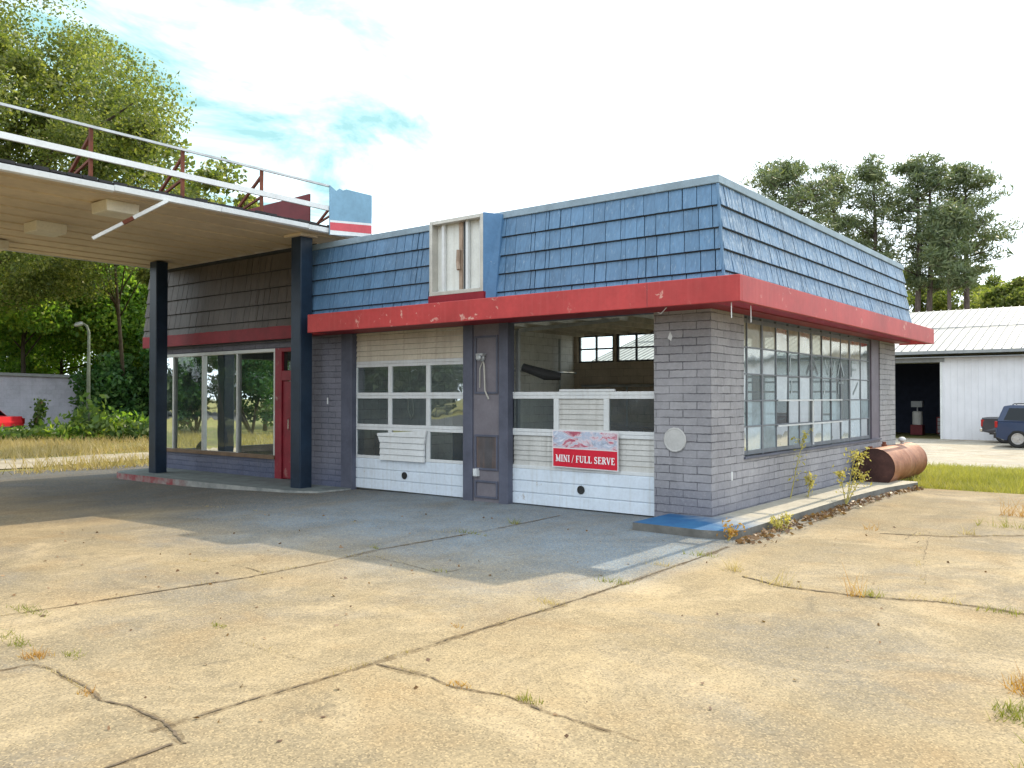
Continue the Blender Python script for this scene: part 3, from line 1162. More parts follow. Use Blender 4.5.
# -- round plate on the corner pier, small fittings
f = MB()
f.lathe((-.515, -.002, 1.08), (0, -1, 0), [(0, .165), (.012, .168), (.02, .16), (.022, .15), (.018, .14), (.024, 0)], 14)
build('round_cover', f, M['plate'], st)
f = MB()
f.poly([(-.62, -.004, 2.44), (-.57, -.004, 2.40), (-.55, -.004, 2.46), (-.585, -.004, 2.53)])
build('paint_chip', f, M['white'], st)
for bxs in ((.0, .006, .62, .655, .52, .64), (-7.64, -7.61, -.006, 0, 1.52, 1.64)):
    f = MB()
    f.box(*bxs)
    build('paint_chip', f, M['white'], st)
for pts in ([(.55, -.62, 2.79), (.552, -.62, 2.60)], [(.58, -.10, 2.79), (.582, -.10, 2.58)], [(-.35, -.55, 2.79), (-.46, -.5, 2.72), (-.5, -.5, 2.74)]):
    f = MB()
    f.tube(pts, .006, 5)
    build('dangling_wire', f, M['white'], st)

# -- fascia: front box ledge, open outrigger board on the side
f = MB()
f.box(-7.35, .69, -.69, -.63, 2.79, 3.11)
f.box(-7.35, -7.30, -.63, -.34, 2.79, 3.11)
f.box(-8.2, -7.30, -.34, -.29, 2.79, 3.10)
fa = build('fascia', f, M['red'], st, .008)
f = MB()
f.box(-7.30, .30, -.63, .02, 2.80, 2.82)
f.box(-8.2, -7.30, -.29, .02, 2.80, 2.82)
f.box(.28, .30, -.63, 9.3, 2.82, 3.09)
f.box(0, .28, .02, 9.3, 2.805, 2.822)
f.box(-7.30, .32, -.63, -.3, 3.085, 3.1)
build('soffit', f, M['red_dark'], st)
f = MB()
f.box(.63, .69, -.63, 9.58, 2.79, 3.11)
f.box(.0, .69, 9.58, 9.64, 2.79, 3.11)
build('fascia', f, M['red'], st, .008)
f = MB()
for y in (1.4, 3.5, 5.6, 7.7):
    f = MB()
    f.bar((.30, y, 3.04), (.63, y, 3.04), .04, .06)
    build('outrigger', f, M['red_dark'], st)
f = MB()
f.box(-.555, -.549, -.6905, -.6895, 2.80, 3.10)
build('board_seam', f, M['dark'], fa)


# -- mansard: five courses of metal shakes on every face
def mansard(p0, p1, q0, q1, mat, part, wmin=.12, wmax=.27, lift=.04, hip0=True):
    """p0-p1: bottom edge, q0-q1: top edge (same direction), outward is to the right of p0->p1 reversed"""
    p0, p1, q0, q1 = map(V, (p0, p1, q0, q1))
    out = (p1 - p0).cross(q0 - p0).normalized()
    mb = MB()
    n = 5
    bounds = [0, .10, .307, .516, .734, .955]
    zz1 = bounds[-1]
    L = (p1 - p0).length
    # every course is the same pressed sheet: grooves run through in line
    widths, x = [], 0.0
    while x < L - 1e-4:
        wd = R.choice((wmin * .6, wmin, (wmin + wmax) / 2, (wmin + wmax) / 2, wmax)) * R.uniform(.9, 1.1)
        if L - x - wd < wmin * .6:
            wd = L - x
        widths.append(wd)
        x += wd
    for c in range(n):
        t0, t1 = bounds[c], bounds[c + 1]
        x = 0.0
        for wd in widths:
            a, b = x / L, (x + wd) / L
            g = R.choice((.002, .004, .006, .009)) / L
            a2, b2 = a + (g if a > 0 else 0), b - (g if b < 1 else 0)
            lo = lambda s, t: (p0.lerp(p1, s)).lerp(q0.lerp(q1, s), t)
            k = lift + R.uniform(-.003, .003)
            th = R.uniform(-.003, .005)
            tA = t0
            A, B = lo(a2, tA) + out * (k + th), lo(b2, tA) + out * k
            C, D = lo(b2, t1) + out * .006, lo(a2, t1) + out * (.006 + th)
            Ai, Bi = lo(a2, tA), lo(b2, tA)
            Ci, Di = lo(b2, t1) - out * .002, lo(a2, t1) - out * .002
            i = len(mb.v)
            mb.v += [tuple(q) for q in (A, B, C, D, Ai, Bi, Ci, Di)]
            for q in ((0, 1, 2, 3), (4, 5, 1, 0), (5, 6, 2, 1), (7, 4, 0, 3)):  # face, butt edge, flanks
                mb.f.append(tuple(i + kk for kk in q))
                mb.mi.append(0)
            x += wd
    o = build(part, mb, mat, st)
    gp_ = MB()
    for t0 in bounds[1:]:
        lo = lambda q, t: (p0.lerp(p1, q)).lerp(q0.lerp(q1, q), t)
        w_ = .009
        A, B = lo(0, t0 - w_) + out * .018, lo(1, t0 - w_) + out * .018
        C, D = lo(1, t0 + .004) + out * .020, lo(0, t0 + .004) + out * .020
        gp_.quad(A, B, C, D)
    build('course_shadow', gp_, M['roofing'], o)  # dark strips painted as the shadow line under each shake course
    return o


B_, T_ = .317, .168
zb_, zt_ = 3.10, 4.44
XL = -8.15
YB = 9.27
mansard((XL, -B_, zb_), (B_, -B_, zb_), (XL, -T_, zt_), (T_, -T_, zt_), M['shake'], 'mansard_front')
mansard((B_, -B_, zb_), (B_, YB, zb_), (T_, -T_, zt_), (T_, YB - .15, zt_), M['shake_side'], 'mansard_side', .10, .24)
# sheet behind the shakes so no light leaks
f = MB()
f.quad((XL, -B_ + .004, zb_), (B_ - .004, -B_ + .004, zb_), (T_ - .004, -T_ + .004, zt_), (XL, -T_ + .004, zt_))
f.quad((B_ - .004, -B_ + .004, zb_), (B_ - .004, YB, zb_), (T_ - .004, YB - .15, zt_), (T_ - .004, -T_ + .004, zt_))
f.quad((XL, -B_ + .004, zb_), (XL, -T_ + .004, zt_), (XL, .4, zt_), (XL, .4, zb_))
f.quad((-.2, YB - .01, zb_ - .3), (.28, YB - .01, zb_), (T_, YB - .16, zt_), (-.2, YB - .16, zt_))
build('mansard_backing', f, paint('dark_blue_groove', (.014, .032, .06), .7), st)
f = MB()
f.box(XL, T_ + .045, -T_ - .045, -.02, zt_ - .07, zt_ + .035)
f.box(-.02, T_ + .045, -.02, YB - .12, zt_ - .0702, zt_ + .035)
build('roof_cap', f, M['blue_cap'], st, .008)
f = MB()     # hip strip on the corner
f.bar((B_ + .012, -B_ - .012, zb_), (T_ + .012, -T_ - .012, zt_ - .015), .032, .032)
build('hip_strip', f, M['shake'], st)

# -- sign cabinet standing on the ledge
sx0, sx1, sy, sz0, sz1 = -4.52, -3.41, -.54, 3.24, 4.42
f = MB()
t = .06
f.box(sx0, sx0 + t, sy, -.2, sz0, sz1)
f.box(sx1 - t, sx1, sy, -.2, sz0, sz1)
f.box(sx0 + t, sx1 - t, sy, -.2, sz0, sz0 + t)
f.box(sx0 + t, sx1 - t, sy, -.2, sz1 - t, sz1)
sg = build('sign_cabinet', f, M['sign_frame'], st, .006)
f = MB()
f.box(sx0 + t, sx1 - t, -.40, -.385, sz0 + t, sz1 - t)
build('back_panel', f, M['sign_white'], sg)
f = MB()
for x in (sx0 + .20, sx0 + .70, sx0 + .98):
    f.box(x, x + .05, -.47, -.41, sz0 + t, sz1 - t)
build('lamp_channel', f, M['white'], sg, .004)
f = MB()
f.box(sx0 + .53, sx0 + .60, -.425, -.402, sz0 + t, sz1 - t)
f.tube([(sx0 + .56, -.47, 3.62), (sx0 + .53, -.45, 3.75), (sx0 + .55, -.46, 3.93)], .035, 7)
build('rusted_ballast', f, paint('rust_streaked_strip', (.34, .25, .19), .7, 0, .3, (.10, .03, .02), .9, 4, .2), sg)
f = MB()
f.box(sx0 + .62, sx0 + .67, -.415, -.403, sz0 + t, sz1 - t)
build('black_gap', f, M['dark'], sg)
f = MB()
f.hexa([(sx1, sy + .003, 3.12), (sx1 + .10, -.37, 3.12), (sx1 + .10, -.25, 3.12), (sx1, -.2, 3.12)],
       [(sx1, sy + .003, 4.43), (sx1 + .13, -.24, 4.43), (sx1 + .13, -.15, 4.43), (sx1, -.15, 4.43)])
build('cabinet_flank', f, M['blue_flat'], sg)
f = MB()
f.box(sx0 - .01, sx1 + .02, sy - .01, -.2, 3.10, sz0 - .002)
build('cabinet_plinth', f, M['red_dark'], sg)

# -- side window of the bays
sw = MB()
YS = [1.07, 1.31, 1.87, 2.43, 2.95, 3.45, 4.03, 4.57, 5.07, 5.62, 6.16, 6.86, 7.45]
ZS = [.86, 1.23, 1.60, 1.98, 2.36, 2.74]
for i, y in enumerate(YS):
    hw = .03 if i in (0, 2, 6, 10, 12) else .012
    sw.box(-.08, -.05 + (.015 if hw > .03 else 0), y - hw, y + hw, .82, ZH)
for j, z in enumerate(ZS):
    for a, b in zip(YS[:-1], YS[1:]):
        sw.box(-.077, -.053, a + .01, b - .01, z - (.03 if j in (0, 5) else .011), z + (.03 if j in (0, 5) else .011))
swo = build('side_window', sw, M['sash'], st)
f = MB()
for a, b in ((2, 6), (6, 9)):
    for z in (1.21, 1.60):
        f.box(-.03, -.022, YS[a] + .03 if a == 6 else YS[3], YS[b] - .02, z - .012, z + .012)
f.box(-.045, -.022, 4.012, 4.048, .86, 1.60)
build('vent_sash', f, M['sash_white'], swo)
f = MB()
f.box(-.03, .03, 1.05, 8.03, .785, .815)
build('sill', f, M['jamb'], swo)
f = MB()
f.box(-.12, -.02, 7.49, 8.03, .815, ZH)
build('steel_panel', f, paint('mauve_steel_panel', (.13, .11, .14), .5), swo)
for j in range(5):
    for i in range(12):
        a, b = YS[i] + .012, YS[i + 1] - .012
        za, zb2 = ZS[j] + .012, ZS[j + 1] - .012
        t = R.uniform(-.005, .005)
        p = MB()
        p.quad((-.065, a, za), (-.065 + t, b, za), (-.065 + t + R.uniform(-.004, .004), b, zb2), (-.065, a, zb2))
        if j == 4:
            mt = M['glass_cream'] if i < 11 else M['glass_dirty']
        elif j <= 1 and i in (1, 2):
            mt = M['glass_milky']
        elif j == 1 and i in (3, 4, 5, 6):
            mt = M['glass_dark']  # dark reflections in this row put into the pane colour
        elif j == 0 and i in (3, 8, 11):
            mt = M['glass_dark']
        elif j == 0 or (j == 1 and i >= 8):
            mt = M['glass_milky'] if i % 3 else M['glass_dirty']
        else:
            mt = M['glass_dirty']
        build('pane', p, mt, swo)

# faint painted letters left on the glass
LET = paint('faded_window_lettering', (.10, .115, .125), .7, 0, .3, (.4, .45, .47), .75, 3)
LET2 = paint('ghost_window_lettering', (.26, .30, .32), .7, 0, .3, (.42, .47, .49), .85, 3)
f = MB()


def stroke(mb, a, b, w, x):
    """a stroke of lettering painted on the side window; coordinates (y, z)"""
    a, b = V((x, a[0], a[1])), V((x, b[0], b[1]))
    d = (b - a).normalized()
    n = V((0, -d.z, d.y)) * w / 2
    mb.quad(a - n, b - n, b + n, a + n)


xg = -.058
for a, b in (((3.80, 2.03), (4.08, 2.34)), ((4.36, 2.03), (4.08, 2.34)), ((3.92, 2.13), (4.24, 2.13))):
    stroke(f, a, b, .06, xg)
build('window_letter', f, LET, swo)
f = MB()
LT = (((4.75, 2.30), (4.90, 2.04)), ((4.90, 2.04), (5.02, 2.24)), ((5.02, 2.24), (5.14, 2.04)), ((5.14, 2.04), (5.30, 2.30)),
             ((5.45, 2.03), (5.62, 2.32)), ((5.62, 2.32), (5.82, 2.03)), ((6.30, 2.03), (6.30, 2.32)), ((6.30, 2.31), (6.68, 2.31)),
             ((6.30, 2.17), (6.58, 2.17)), ((3.05, 2.05), (3.05, 2.30)), ((3.05, 2.29), (3.36, 2.29)),
             ((3.1, 1.7), (3.1, 1.92)), ((4.7, 1.7), (4.7, 1.92)), ((5.5, 1.7), (5.5, 1.92)), ((5.5, 1.91), (5.8, 1.91)), ((6.4, 1.7), (6.7, 1.92)))
for k0, k1 in ((0, 4), (4, 6), (6, 9), (9, 11), (11, 12), (12, 13), (13, 15), (15, 16)):
    f = MB()
    for a, b in LT[k0:k1]:
        stroke(f, a, b, .045, xg)
    build('window_letter', f, LET2, swo)
# clutter standing behind the side window
f = MB()
f.box(-.55, -.25, 2.5, 6.6, .70, .76)
build('window_bench', f, M['wood'], st)
f = MB()
f.box(-.5, -.3, 2.6, 3.3, .76, 1.15)
f.box(-.48, -.28, 4.7, 5.1, .76, 1.28)
f.box(-.45, -.3, 5.4, 5.6, .76, 1.2)
f.tube([(-.4, 3.6, .76), (-.4, 3.6, 1.35)], .12, 12)
build('stored_boxes', f, paint('assorted_carton', (.24, .10, .08), .7, 0, .5, (.25, .3, .3), .6, 2), st)

# -- office wing
OY = .3
f = MB()
zw0, zw1 = .42, 2.62
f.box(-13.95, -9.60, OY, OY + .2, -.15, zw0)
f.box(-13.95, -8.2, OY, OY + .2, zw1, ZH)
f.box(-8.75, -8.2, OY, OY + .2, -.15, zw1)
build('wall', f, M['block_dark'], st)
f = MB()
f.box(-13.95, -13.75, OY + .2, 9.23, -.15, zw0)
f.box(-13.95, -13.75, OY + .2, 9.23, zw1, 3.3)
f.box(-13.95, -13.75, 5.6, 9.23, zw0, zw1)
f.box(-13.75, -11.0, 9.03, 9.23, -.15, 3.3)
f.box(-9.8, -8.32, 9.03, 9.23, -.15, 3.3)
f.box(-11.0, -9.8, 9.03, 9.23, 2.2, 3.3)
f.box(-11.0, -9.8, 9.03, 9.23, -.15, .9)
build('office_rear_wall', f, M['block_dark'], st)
f = MB()
f.box(-13.75, -8.32, OY + .2, 9.0, -.1, .03)
build('office_floor', f, M['floor_in'], st)
f = MB()
f.box(-13.95, -8.32, OY, 9.2, 3.1, 3.2)
f.box(-14.4, -8.32, .12, 9.2, 3.46, 3.50)
build('office_ceiling', f, M['dark'], st)
# storefront
f = MB()
xs2 = [-13.93, -13.45, -12.24, -10.93, -9.63]
for x in xs2:
    f.box(x - .03, x + .03, OY - .02, OY + .08, zw0, zw1)
f.box(-13.95, -9.60, OY - .025, OY + .085, zw1 - .05, zw1 + .02)
sto = build('storefront_window', f, M['alu'], st, .004)
f = MB()
f.box(-13.97, -9.60, OY - .05, OY + .12, zw0 - .03, zw0 + .05)
build('sill', f, M['wood'], sto)
for a, b in zip(xs2[:-1], xs2[1:]):
    p = MB()
    p.quad((a + .03, OY + .03, zw0), (b - .03, OY + .03, zw0), (b - .03, OY + .03, zw1), (a + .03, OY + .03, zw1))
    build('pane', p, M['glass_clear'], sto)
f = MB()
for y in (OY + .1, 2.2, 3.9, 5.57):
    f.box(-13.90, -13.82, y - .03, y + .03, zw0, zw1)
sto2 = build('corner_window', f, M['alu'], st)
p = MB()
p.quad((-13.86, OY + .1, zw0), (-13.86, 5.6, zw0), (-13.86, 5.6, zw1), (-13.86, OY + .1, zw1))
build('pane', p, M['glass_clear'], sto2)
# entrance door with transom
f = MB()
f.box(-9.60, -9.38, OY - .03, OY + .12, -.0, zw1 + .02)
f.box(-8.80, -8.72, OY - .03, OY + .12, -.0, zw1 + .02)
f.box(-9.38, -8.80, OY - .03, OY + .10, 1.98, 2.18)
f.box(-9.38, -8.80, OY - .03, OY + .10, zw1 - .06, zw1 + .02)
dr = build('entrance_door', f, M['red_door'], st, .006)
f = MB()
f.box(-9.37, -9.05, OY + .0, OY + .05, .02, 1.97)
f.box(-9.05, -8.81, OY + .0, OY + .05, .02, .75)
f.box(-8.9, -8.81, OY + .0, OY + .05, .75, 1.97)
f.box(-9.05, -8.9, OY + .0, OY + .05, 1.75, 1.97)
build('door_leaf', f, M['red_door'], dr, .005)
f = MB()
f.quad((-9.05, OY + .03, .75), (-8.9, OY + .03, .75), (-8.9, OY + .03, 1.75), (-9.05, OY + .03, 1.75))
f.quad((-9.38, OY + .03, 2.18), (-8.80, OY + .03, 2.18), (-8.80, OY + .03, 2.56), (-9.38, OY + .03, 2.56))
build('pane', f, M['glass_dark'], dr)
f = MB()
f.tube([(-9.12, OY - .03, 1.0), (-9.12, OY - .06, 1.02), (-9.12, OY - .06, 1.2), (-9.12, OY - .03, 1.22)], .012, 6)
build('handle', f, M['chrome'], dr)
# office fascia, soffit and brown mansard
f = MB()
f.box(-14.42, -8.2, .06, .12, 2.80, 3.06)
f.box(-14.42, -14.36, .12, 9.6, 2.80, 3.06)
build('fascia', f, M['red_dark'], st, .006)
f = MB()
f.box(-14.36, -8.2, .12, OY + .02, 2.805, 2.82)
f.box(-14.36, -13.9, OY + .02, 9.5, 2.805, 2.82)
build('soffit', f, M['jamb'], st)
ZO = 4.595
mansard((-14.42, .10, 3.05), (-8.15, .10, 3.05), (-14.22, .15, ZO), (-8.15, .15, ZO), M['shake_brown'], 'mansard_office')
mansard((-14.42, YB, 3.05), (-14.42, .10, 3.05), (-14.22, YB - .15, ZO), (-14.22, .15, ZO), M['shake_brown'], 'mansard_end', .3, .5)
f = MB()
f.quad((-14.41, .105, 3.05), (-8.15, .105, 3.05), (-8.15, .155, ZO), (-14.21, .155, ZO))
f.quad((-14.41, .105, 3.05), (-14.21, .155, ZO), (-14.21, YB, ZO), (-14.41, YB, 3.05))
build('mansard_backing', f, M['dark'], st)

# furniture inside the office: things of their own
ct = thing('counter', 'dark green sales counter inside the office behind the storefront glass', 'counter', (-9.6, 2.6, .03))
f = MB()
f.box(-10.3, -8.7, 2.3, 2.9, .03, 1.05)
build('body', f, M['counter'], ct, .01)
f = MB()
f.box(-10.4, -8.6, 2.22, 2.98, 1.055, 1.1)
build('countertop', f, M['counter'], ct, .01)
ty = MB()
ty.lathe((-13.1, .95, .34), (.25, -1, .05), [(-.1, .2), (-.11, .28), (-.08, .31), (.08, .31), (.11, .28), (.1, .2), (-.1, .2)], 24)
tag(build('tyre', ty, M['rubber'], None, smooth=True), 'black tyre standing inside the office at the left pane of the storefront', 'tyre')
cb = thing('cooler_cabinet', 'tall teal drinks cabinet standing at the back of the office', 'cabinet', (-9.2, 4.4, .03))
f = MB()
f.box(-9.8, -8.6, 4.2, 4.8, .03, 2.1)
build('body', f, M['counter'], cb, .02)
f = MB()
f.box(-9.72, -8.68, 4.16, 4.2, .35, 1.95)
build('door', f, M['glass_dark'], cb)

# ------------------------------------------------------------------ banner on the right bay door
bn = thing('banner', 'red and white banner reading MINI / FULL SERVE hung across the right bay door', 'banner', (-2.0, .06, .6))
bx0, bx1, bz0, bz1 = -2.56, -1.42, .615, 1.165
yb = .055


def bz(x, z):
    """the banner hangs slightly askew"""
    return z - .012 * (x - bx0)


f = MB()
n = 12
for i in range(n):
    xa, xb = bx0 + (bx1 - bx0) * i / n, bx0 + (bx1 - bx0) * (i + 1) / n
    fy = lambda x: yb + .008 * math.sin((x - bx0) * 9)
    f.quad((xa, fy(xa), bz(xa, bz0)), (xb, fy(xb), bz(xb, bz0)), (xb, fy(xb), bz(xb, bz1)), (xa, fy(xa), bz(xa, bz1)))
build('sheet', f, M['banner_white'], bn)
fy = lambda x: yb - .004 + .008 * math.sin((x - bx0) * 9)


def bpatch(name, xa, xb, za, zb, mat, dy=0.0, n=12):
    f = MB()
    for i in range(n):
        a, b = xa + (xb - xa) * i / n, xa + (xb - xa) * (i + 1) / n
        f.quad((a, fy(a) - dy, bz(a, za)), (b, fy(b) - dy, bz(b, za)), (b, fy(b) - dy, bz(b, zb)), (a, fy(a) - dy, bz(a, zb)))
    return build(name, f, mat, bn)


bpatch('text_field', bx0 + .018, bx1 - .018, bz0 + .016, .895, M['banner_red'])
bpatch('picture_field', bx0 + .018, bx1 - .018, .912, bz1 - .012, M['banner_photo'])
# serif capitals: each glyph a list of strokes in a unit box (x0,y0,x1,y1,width)
TK, TN = .17, .08
SER = lambda x, y, w=.34: (x - w / 2, y, x + w / 2, y, .07)
GL = {
    'M': (1.05, [(.2, 0, .2, 1, TN), (.2, 1, .52, .05, TK), (.52, .05, .85, 1, TN), (.85, 0, .85, 1, TK), SER(.2, .03), SER(.85, .03), SER(.13, .97, .2), SER(.92, .97, .2)]),
    'I': (.46, [(.23, 0, .23, 1, TK), SER(.23, .03, .4), SER(.23, .97, .4)]),
    'N': (.92, [(.18, 0, .18, 1, TN), (.18, 1, .74, 0, TK), (.74, 0, .74, 1, TN), SER(.18, .03), SER(.12, .97, .2), SER(.74, .97)]),
    '/': (.5, [(.05, -.1, .42, 1.05, TN)]),
    'F': (.74, [(.22, 0, .22, 1, TK), (.1, .965, .68, .965, .08), (.66, 1, .66, .76, .07), (.22, .52, .52, .52, .08), (.52, .62, .52, .42, .06), SER(.22, .03, .4)]),
    'U': (.88, [(.2, 1, .2, .25, TK), (.2, .27, .32, .06, TK), (.3, .06, .56, .06, .12), (.56, .06, .7, .27, .1), (.7, .25, .7, 1, TN), SER(.2, .97), SER(.7, .97, .3)]),
    'L': (.74, [(.22, 0, .22, 1, TK), (.1, .04, .68, .04, .08), (.67, 0, .67, .26, .07), SER(.22, .97, .4)]),
    'S': (.68, [(.56, .78, .44, .95, .1), (.46, .95, .24, .95, .1), (.26, .95, .13, .76, .14), (.13, .78, .22, .58, .15), (.2, .6, .5, .42, .17), (.48, .44, .58, .24, .15),
                (.58, .26, .46, .05, .13), (.48, .05, .22, .05, .1), (.24, .05, .1, .24, .1), (.57, .74, .57, .97, .06), (.1, .03, .1, .27, .06)]),
    'E': (.76, [(.22, 0, .22, 1, TK), (.1, .965, .66, .965, .08), (.65, 1, .65, .76, .07), (.22, .52, .52, .52, .08), (.52, .62, .52, .42, .06), (.1, .04, .70, .04, .08), (.69, 0, .69, .26, .07)]),
    'R': (.86, [(.22, 0, .22, 1, TK), (.1, .965, .5, .965, .08), (.48, .965, .64, .85, .12), (.64, .87, .64, .68, .15), (.64, .7, .5, .54, .12), (.22, .53, .52, .53, .08), (.44, .53, .74, .0, .16), SER(.22, .03, .38), SER(.78, .03, .2)]),
    'V': (.86, [(.14, 1, .44, 0, TK), (.44, 0, .72, 1, TN), SER(.15, .97), SER(.71, .97, .3)]),
    ' ': (.34, []),
}
txt = 'MINI / FULL SERVE'
tw = sum(GL[c][0] for c in txt)
tx0, tx1, tz0, th = bx0 + .06, bx1 - .055, .705, .098
scx = (tx1 - tx0) / tw
f = MB()
x = tx0
for c in txt:
    wd, ss = GL[c]
    for k, (a0, b0, a1, b1, wdt) in enumerate(ss):
        p0 = V((x + a0 * scx, tz0 + b0 * th))
        p1 = V((x + a1 * scx, tz0 + b1 * th))
        d = (p1 - p0).normalized()
        nn = V((-d.y, d.x)) * wdt * scx * .62
        e = -.006 - .00012 * k
        f.quad(*[(q.x, fy(q.x) + e, bz(q.x, q.y)) for q in (p0 - nn, p1 - nn, p1 + nn, p0 + nn)])
    x += wd * scx
build('lettering', f, paint('banner_letter_white', (.85, .82, .83), .4, 0, .02, None, 0, 3, 0), bn)

# ------------------------------------------------------------------ pump canopy
cn = thing('fuel_canopy', 'flat pump canopy on dark columns with tan underside and bare sign frame on top', 'canopy', (-9.9, -1.0, 0))
CX0, CX1, CYR, CYF = -13.65, -7.15, .9, -18.0
ZS0 = 4.60
f = MB()
nb = 10
wd = (CX1 - .06 - CX0) / nb
for i in range(nb):      # long decking pans running out from the building
    xa = CX0 + i * wd
    for q in range(2):
        h = .0 if q == 0 else .02
        xs0, xs1 = xa + wd * .5 * q + .01, xa + wd * .5 * (q + 1) - .01
        f.hexa([(xs0, CYF, ZS0 + h), (xs1, CYF, ZS0 + h), (xs1 + .01, CYF, ZS0 + .035), (xs0 - .01, CYF, ZS0 + .035)],
               [(xs0, CYR, ZS0 + h), (xs1, CYR, ZS0 + h), (xs1 + .01, CYR, ZS0 + .035), (xs0 - .01, CYR, ZS0 + .035)])
build('soffit', f, M['soffit'], cn)
f = MB()
f.box(CX0 - .02, CX1 - .05, CYF, CYR, ZS0 + .036, ZS0 + .12)
build('roof', f, M['roofing'], cn)
f = MB()
for i in range(11):      # gutter trim in overlapping lengths, edges a little uneven
    ya = CYF + (CYR - CYF) * i / 11
    yb2 = CYF + (CYR - CYF) * (i + 1) / 11 - .006
    dz = R.uniform(-.012, .012)
    f.hexa([(CX1 - .05, ya, ZS0 - .015 + dz), (CX1, ya, ZS0 + dz), (CX1, yb2, ZS0 + R.uniform(-.01, .01)), (CX1 - .05, yb2, ZS0 - .015 + dz)],
           [(CX1 - .05, ya, ZS0 + .085 + dz), (CX1 + .01, ya, ZS0 + .08 + dz), (CX1 + .01, yb2, ZS0 + .08 + dz), (CX1 - .05, yb2, ZS0 + .085 + dz)])
f.box(CX0 - .05, CX0 - .021, CYF, CYR, ZS0 - .01, ZS0 + .09)
f.box(CX0 - .05, CX1 - .05, CYR, CYR + .035, ZS0 - .03, ZS0 + .08)
build('edge_trim', f, M['white_rail'], cn, .004)
f = MB()
for i in range(60):      # ragged roofing edge showing above the trim
    ya = -12 + (CYR + 12) * i / 60
    h = R.uniform(.02, .055)
    f.box(CX1 - .04, CX1 - .012 + R.uniform(0, .02), ya, ya + .19, ZS0 + .088, ZS0 + .088 + h)
build('roofing_edge', f, M['roofing'], cn)
for x in (-12.69, -7.75):
    c = MB()
    c.box(x - .14, x + .14, -.64, -.37, -.02, ZS0 - .002)
    co = build('column', c, M['navy'], cn, .015)
    c = MB()
    c.box(x - .24, x + .24, -.72, -.345, ZS0 - .05, ZS0 - .003)
    if x > -10:
        build('column_cap', c, M['soffit'], co)
for x in (-12.69, -7.75):       # the pair out by the pumps
    c = MB()
    c.box(x - .14, x + .14, -14.2, -13.93, -.2, ZS0 - .002)
    build('column', c, M['navy'], cn, .015)
# box light fixtures
for (x, y) in ((-7.96, -3.84), (-10.36, -3.84), (-12.75, -3.84), (-7.96, -9.2), (-10.36, -9.2), (-12.75, -9.2)):
    l = MB()
    sx_, sy_ = .245, .255
    l.hexa([(x - sx_ * .97, y - sy_ * .97, ZS0 - .17), (x + sx_ * .97, y - sy_ * .97, ZS0 - .17), (x + sx_ * .97, y + sy_ * .97, ZS0 - .17), (x - sx_ * .97, y + sy_ * .97, ZS0 - .17)],
           [(x - sx_, y - sy_, ZS0 - .002), (x + sx_, y - sy_, ZS0 - .002), (x + sx_, y + sy_, ZS0 - .002), (x - sx_, y + sy_, ZS0 - .002)])
    lo = build('light_fixture', l, M['fixture'], cn, .012)
    l = MB()
    l.box(x - .2, x + .2, y - .21, y + .21, ZS0 - .176, ZS0 - .171)
    build('lens', l, M['fixture'], lo)
# bare sign frame on the right edge
ZR = 5.43
f = MB()
f.bar((CX1 + .0, CYF, ZR), (CX1, -.35, ZR), .035, .035)
build('top_rail', f, M['grey_metal'], cn)
f = MB()
f.bar((CX1 + .0, CYF, 5.03), (CX1, -.35, 5.03), .045, .085)
build('middle_rail', f, M['white_rail'], cn)
for y in (-17.5, -14.6, -11.8, -9, -6.1, -4.58, -3.19, -1.77):
    f = MB()
    f.bar((CX1 - .04, y, ZS0 + .1), (CX1 - .04, y, ZR), .045)
    po = build('frame_post', f, M['rust'], cn)
    f = MB()
    f.bar((CX1 - .05, y, 5.32), (CX1 - 1.05, y + .05, ZS0 + .13), .04)
    f.bar((CX1 - .05, y, 4.98), (CX1 - 1.05, y + .05, ZS0 + .16), .035)
    build('brace', f, M['rust'], po)
# last surviving panel of the sign band
f = MB()
pts = [(-.40, 4.55), (.60, 4.65), (.60, 5.44), (-.02, 5.435), (-.10, 5.40), (-.18, 5.42), (-.25, 5.36), (-.33, 5.40), (-.40, 5.435)]
f.prism([(CX1 + .05, y, z) for y, z in pts], (-.02, 0, 0))
pa = build('sign_panel', f, M['sky_panel'], cn)
f = MB()
f.quad((CX1 + .053, -.395, 4.635), (CX1 + .053, .595, 4.715), (CX1 + .053, .595, 4.87), (CX1 + .053, -.395, 4.775))
build('red_stripe', f, M['sign_red'], pa)
f = MB()
f.quad((CX1 + .0515, -.395, 4.555), (CX1 + .0515, .595, 4.655), (CX1 + .0515, .595, 4.91), (CX1 + .0515, -.395, 4.815))
build('white_stripe', f, M['white_rail'], pa)
f = MB()
f.bar((CX1 - .02, -.30, ZS0 + .1), (CX1 - .02, -.30, 5.3), .04)
f.bar((CX1 - .05, -.28, 5.1), (CX1 - .6, -.25, ZS0 + .15), .035)
f.bar((CX1 - .05, -.26, 4.95), (CX1 - .6, -.25, ZS0 + .2), .03)
build('panel_bracket', f, M['rust'], pa)
f = MB()
f.bar((CX1 - .02, .55, 4.6), (CX1 - .02, .55, 5.3), .04)
build('panel_bracket', f, M['rust'], pa)
# dark back of the rear sign band
f = MB()
f.prism([(-9.75, -.40, ZS0 + .12), (-7.68, -.40, ZS0 + .12), (-7.68, -.40, 5.37), (-9.75, -.40, 5.34)], (0, .03, 0))
build('rear_panel', f, M['maroon'], cn)
# strip of trim hanging loose from the edge
f = MB()
a, b = V((CX1 + .02, -3.46, 4.60)), V((-7.75, -4.28, 3.98))
f.bar(a, a.lerp(b, .52), .045, .05)
f.bar(a.lerp(b, .50), b, .040, .045)
hs = build('hanging_strip', f, M['white_rail'], cn)
f = MB()
f.bar(a.lerp(b, .46), a.lerp(b, .60), .05, .054)
build('rust_patch', f, M['rust'], hs)

